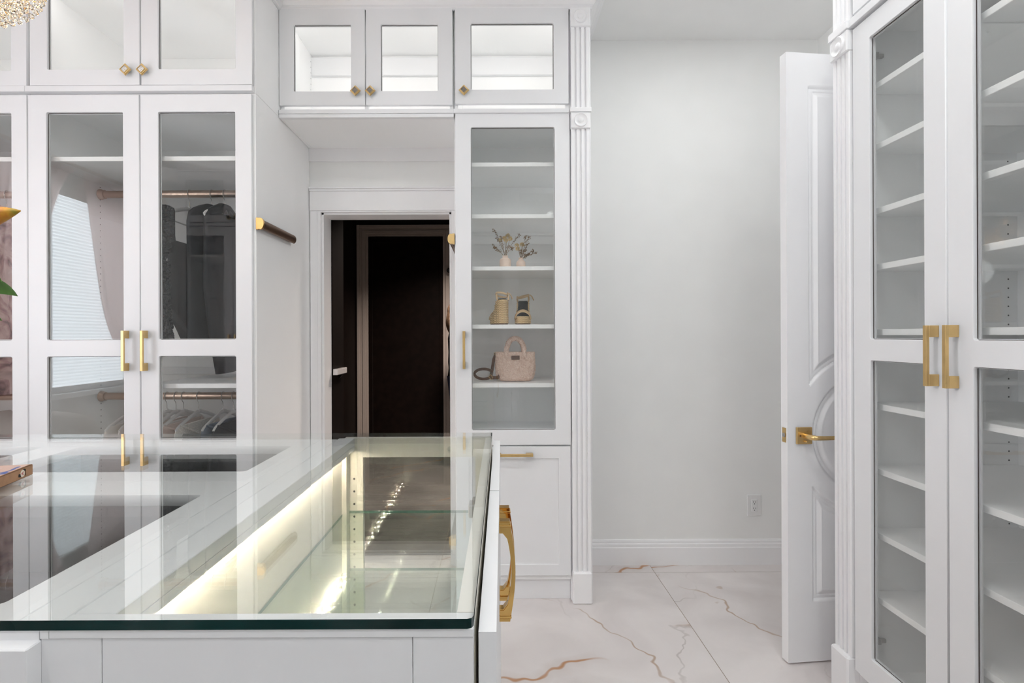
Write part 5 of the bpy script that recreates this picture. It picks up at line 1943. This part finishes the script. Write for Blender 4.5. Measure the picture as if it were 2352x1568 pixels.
# ------------------------------------------------------------------ person in the passage, almost hidden behind the doorway
def skin_body(verts, edges, radii, root, mat, name, parent, levels=2):
    me = bpy.data.meshes.new(name)
    me.from_pydata(verts, edges, [])
    o = bpy.data.objects.new(name, me)
    COL.objects.link(o)
    md = o.modifiers.new('skin', 'SKIN')
    sv = me.skin_vertices[0].data
    for i, r in enumerate(radii):
        sv[i].radius = r if isinstance(r, tuple) else (r, r)
        sv[i].use_root = (i == root)
    md.use_smooth_shade = True
    s2 = o.modifiers.new('sub', 'SUBSURF')
    s2.levels = levels
    s2.render_levels = levels
    bpy.context.view_layer.update()
    dg = bpy.context.evaluated_depsgraph_get()
    m2 = bpy.data.meshes.new_from_object(o.evaluated_get(dg))
    bpy.data.objects.remove(o)
    m2.materials.clear()
    m2.polygons.foreach_set('use_smooth', [True] * len(m2.polygons))
    return part(name, m2, mat, parent)


pr = thing('person', 'person with long light brown hair in a black top, mostly hidden by the doorway', 'person', (-0.345, 5.5, 0), 2.95)
# body skeleton: person faces the camera's left (-x); z up
V = [(0, 0, 0.92), (0, 0, 1.05), (0, 0, 1.22), (0, 0, 1.34), (0, 0, 1.40), (-0.015, 0, 1.47), (-0.02, 0, 1.56), (-0.02, 0, 1.64)]
R = [(0.115, 0.15), (0.095, 0.13), (0.105, 0.15), (0.085, 0.14), (0.05, 0.06), (0.042, 0.042), (0.085, 0.07), (0.06, 0.055)]
E = [(0, 1), (1, 2), (2, 3), (3, 4), (4, 5), (5, 6), (6, 7)]


def chain(base, pts, rads):
    prev = base
    for p, r in zip(pts, rads):
        V.append(p)
        R.append(r)
        E.append((prev, len(V) - 1))
        prev = len(V) - 1
    return prev


for s in (-1, 1):
    chain(3, [(0, s * 0.15, 1.33), (0.01, s * 0.19, 1.20), (0.015, s * 0.205, 1.06), (0.01, s * 0.21, 0.94), (0.0, s * 0.21, 0.83), (-0.005, s * 0.21, 0.78)], [0.052, 0.045, 0.040, 0.034, 0.024, 0.024])
    chain(0, [(0, s * 0.085, 0.84), (-0.01, s * 0.095, 0.66), (-0.015, s * 0.095, 0.48), (0.0, s * 0.095, 0.30), (0.015, s * 0.095, 0.10), (-0.02, s * 0.095, 0.045), (-0.11, s * 0.10, 0.028)], [0.085, 0.075, 0.056, 0.05, 0.034, 0.034, 0.028])
body = skin_body(V, E, R, 0, M_skin, 'body', pr)
# hands: palm and five fingers each
for s in (-1, 1):
    Vh, Eh, Rh = [(-0.100, s * 0.195, 0.79), (-0.115, s * 0.195, 0.75), (-0.125, s * 0.195, 0.715)], [(0, 1), (1, 2)], [0.02, (0.026, 0.016), (0.03, 0.013)]
    for f, (dx, ln) in enumerate(((-0.024, 0.062), (-0.008, 0.070), (0.008, 0.066), (0.022, 0.052))):
        b0 = len(Vh)
        Vh += [(-0.125 + dx, s * 0.195, 0.705), (-0.130 + dx, s * 0.193, 0.705 - ln * 0.55), (-0.126 + dx, s * 0.188, 0.705 - ln)]
        Rh += [0.009, 0.008, 0.007]
        Eh += [(2, b0), (b0, b0 + 1), (b0 + 1, b0 + 2)]
    b0 = len(Vh)
    Vh += [(-0.145, s * 0.190, 0.738), (-0.162, s * 0.186, 0.715), (-0.168, s * 0.184, 0.692)]
    Rh += [0.011, 0.009, 0.008]
    Eh += [(1, b0), (b0, b0 + 1), (b0 + 1, b0 + 2)]
    Vh = [(x + 0.10, y + s * 0.015, z) for x, y, z in Vh]
    skin_body(Vh, Eh, Rh, 0, M_skin, 'hand', pr, 1)
# clothing shells
top_me = drape(interp([(1.42, -0.075, 0.075, 0.062), (1.385, -0.175, 0.175, 0.085), (1.30, -0.19, 0.19, 0.110), (1.18, -0.17, 0.17, 0.108), (1.05, -0.15, 0.15, 0.098), (0.90, -0.17, 0.17, 0.115)], 20), fold=0.02, nf=6, seed=2)
part('black_top', top_me, M_black, pr, label='black top')
for s in (-1, 1):
    part('sleeve', tube([(0, s * 0.165, 1.345), (0.01, s * 0.195, 1.20), (0.018, s * 0.21, 1.06), (0.012, s * 0.21, 0.95), (0.0, s * 0.21, 0.85)], [0.060, 0.053, 0.048, 0.042, 0.034], 16), M_black, pr)
    part('trouser_leg', tube([(0, s * 0.08, 0.92), (-0.01, s * 0.092, 0.68), (-0.015, s * 0.095, 0.48), (0.0, s * 0.095, 0.28), (0.012, s * 0.095, 0.10)], [0.112, 0.090, 0.070, 0.062, 0.052], 18), M_jean, pr)
# head details
for s in (-1, 1):
    bmE = bmesh.new()
    bmesh.ops.create_uvsphere(bmE, u_segments=12, v_segments=8, radius=0.010)
    part('eye', finish(bmE, smooth=60), M_eye, pr, loc=(-0.098, s * 0.030, 1.565))
    part('ear', soft_block(-0.028, 0.006, s * 0.068 - 0.006, s * 0.068 + 0.006, 1.535, 1.595, 0.01, 0.001), M_skin, pr)
part('nose', prism([(-0.100, 1.57), (-0.124, 1.535), (-0.098, 1.528)], -0.011, 0.011, 'Y'), M_skin, pr)
part('mouth', soft_block(-0.104, -0.088, -0.024, 0.024, 1.500, 1.514, 0.004, 0.0005), M_lip, pr)
# long hair falling over the shoulder towards the doorway
bmH = bmesh.new()
rows = []
for i in range(25):
    t = i / 24
    z = 1.685 - 0.40 * t
    if t < 0.3:
        a = t / 0.3
        rx, ry, cxh = 0.125 * math.sqrt(1 - (1 - a) ** 2) + 0.004, 0.112 * math.sqrt(1 - (1 - a) ** 2) + 0.004, 0.0
    else:
        a = (t - 0.3) / 0.7
        rx, ry, cxh = 0.125 + 0.025 * math.sin(PI * a) - 0.055 * a ** 3, 0.112 + 0.02 * math.sin(PI * a) - 0.04 * a ** 3, -0.012 * a
    ring = []
    for k in range(48):
        ang = 2 * PI * k / 48
        w = 1 + 0.035 * math.sin(13 * ang + 5 * t) + 0.02 * math.sin(29 * ang)
        xx = cxh + rx * math.cos(ang) * w
        yy = ry * math.sin(ang) * w
        # leave the face open (face looks towards -x and a little up the passage)
        if 0.30 < t < 0.62 and math.cos(ang) < -0.80:
            xx = max(xx, -0.085)
        ring.append(bmH.verts.new((xx, yy, z)))
    rows.append(ring)
for a, b in zip(rows[:-1], rows[1:]):
    for k in range(48):
        bmH.faces.new((a[k], a[(k + 1) % 48], b[(k + 1) % 48], b[k]))
bmH.faces.new(rows[0])
bmH.faces.new(rows[-1])
bmesh.ops.recalc_face_normals(bmH, faces=list(bmH.faces))
part('hair', finish(bmH, smooth=60), M_hair, pr, label='long light brown hair')
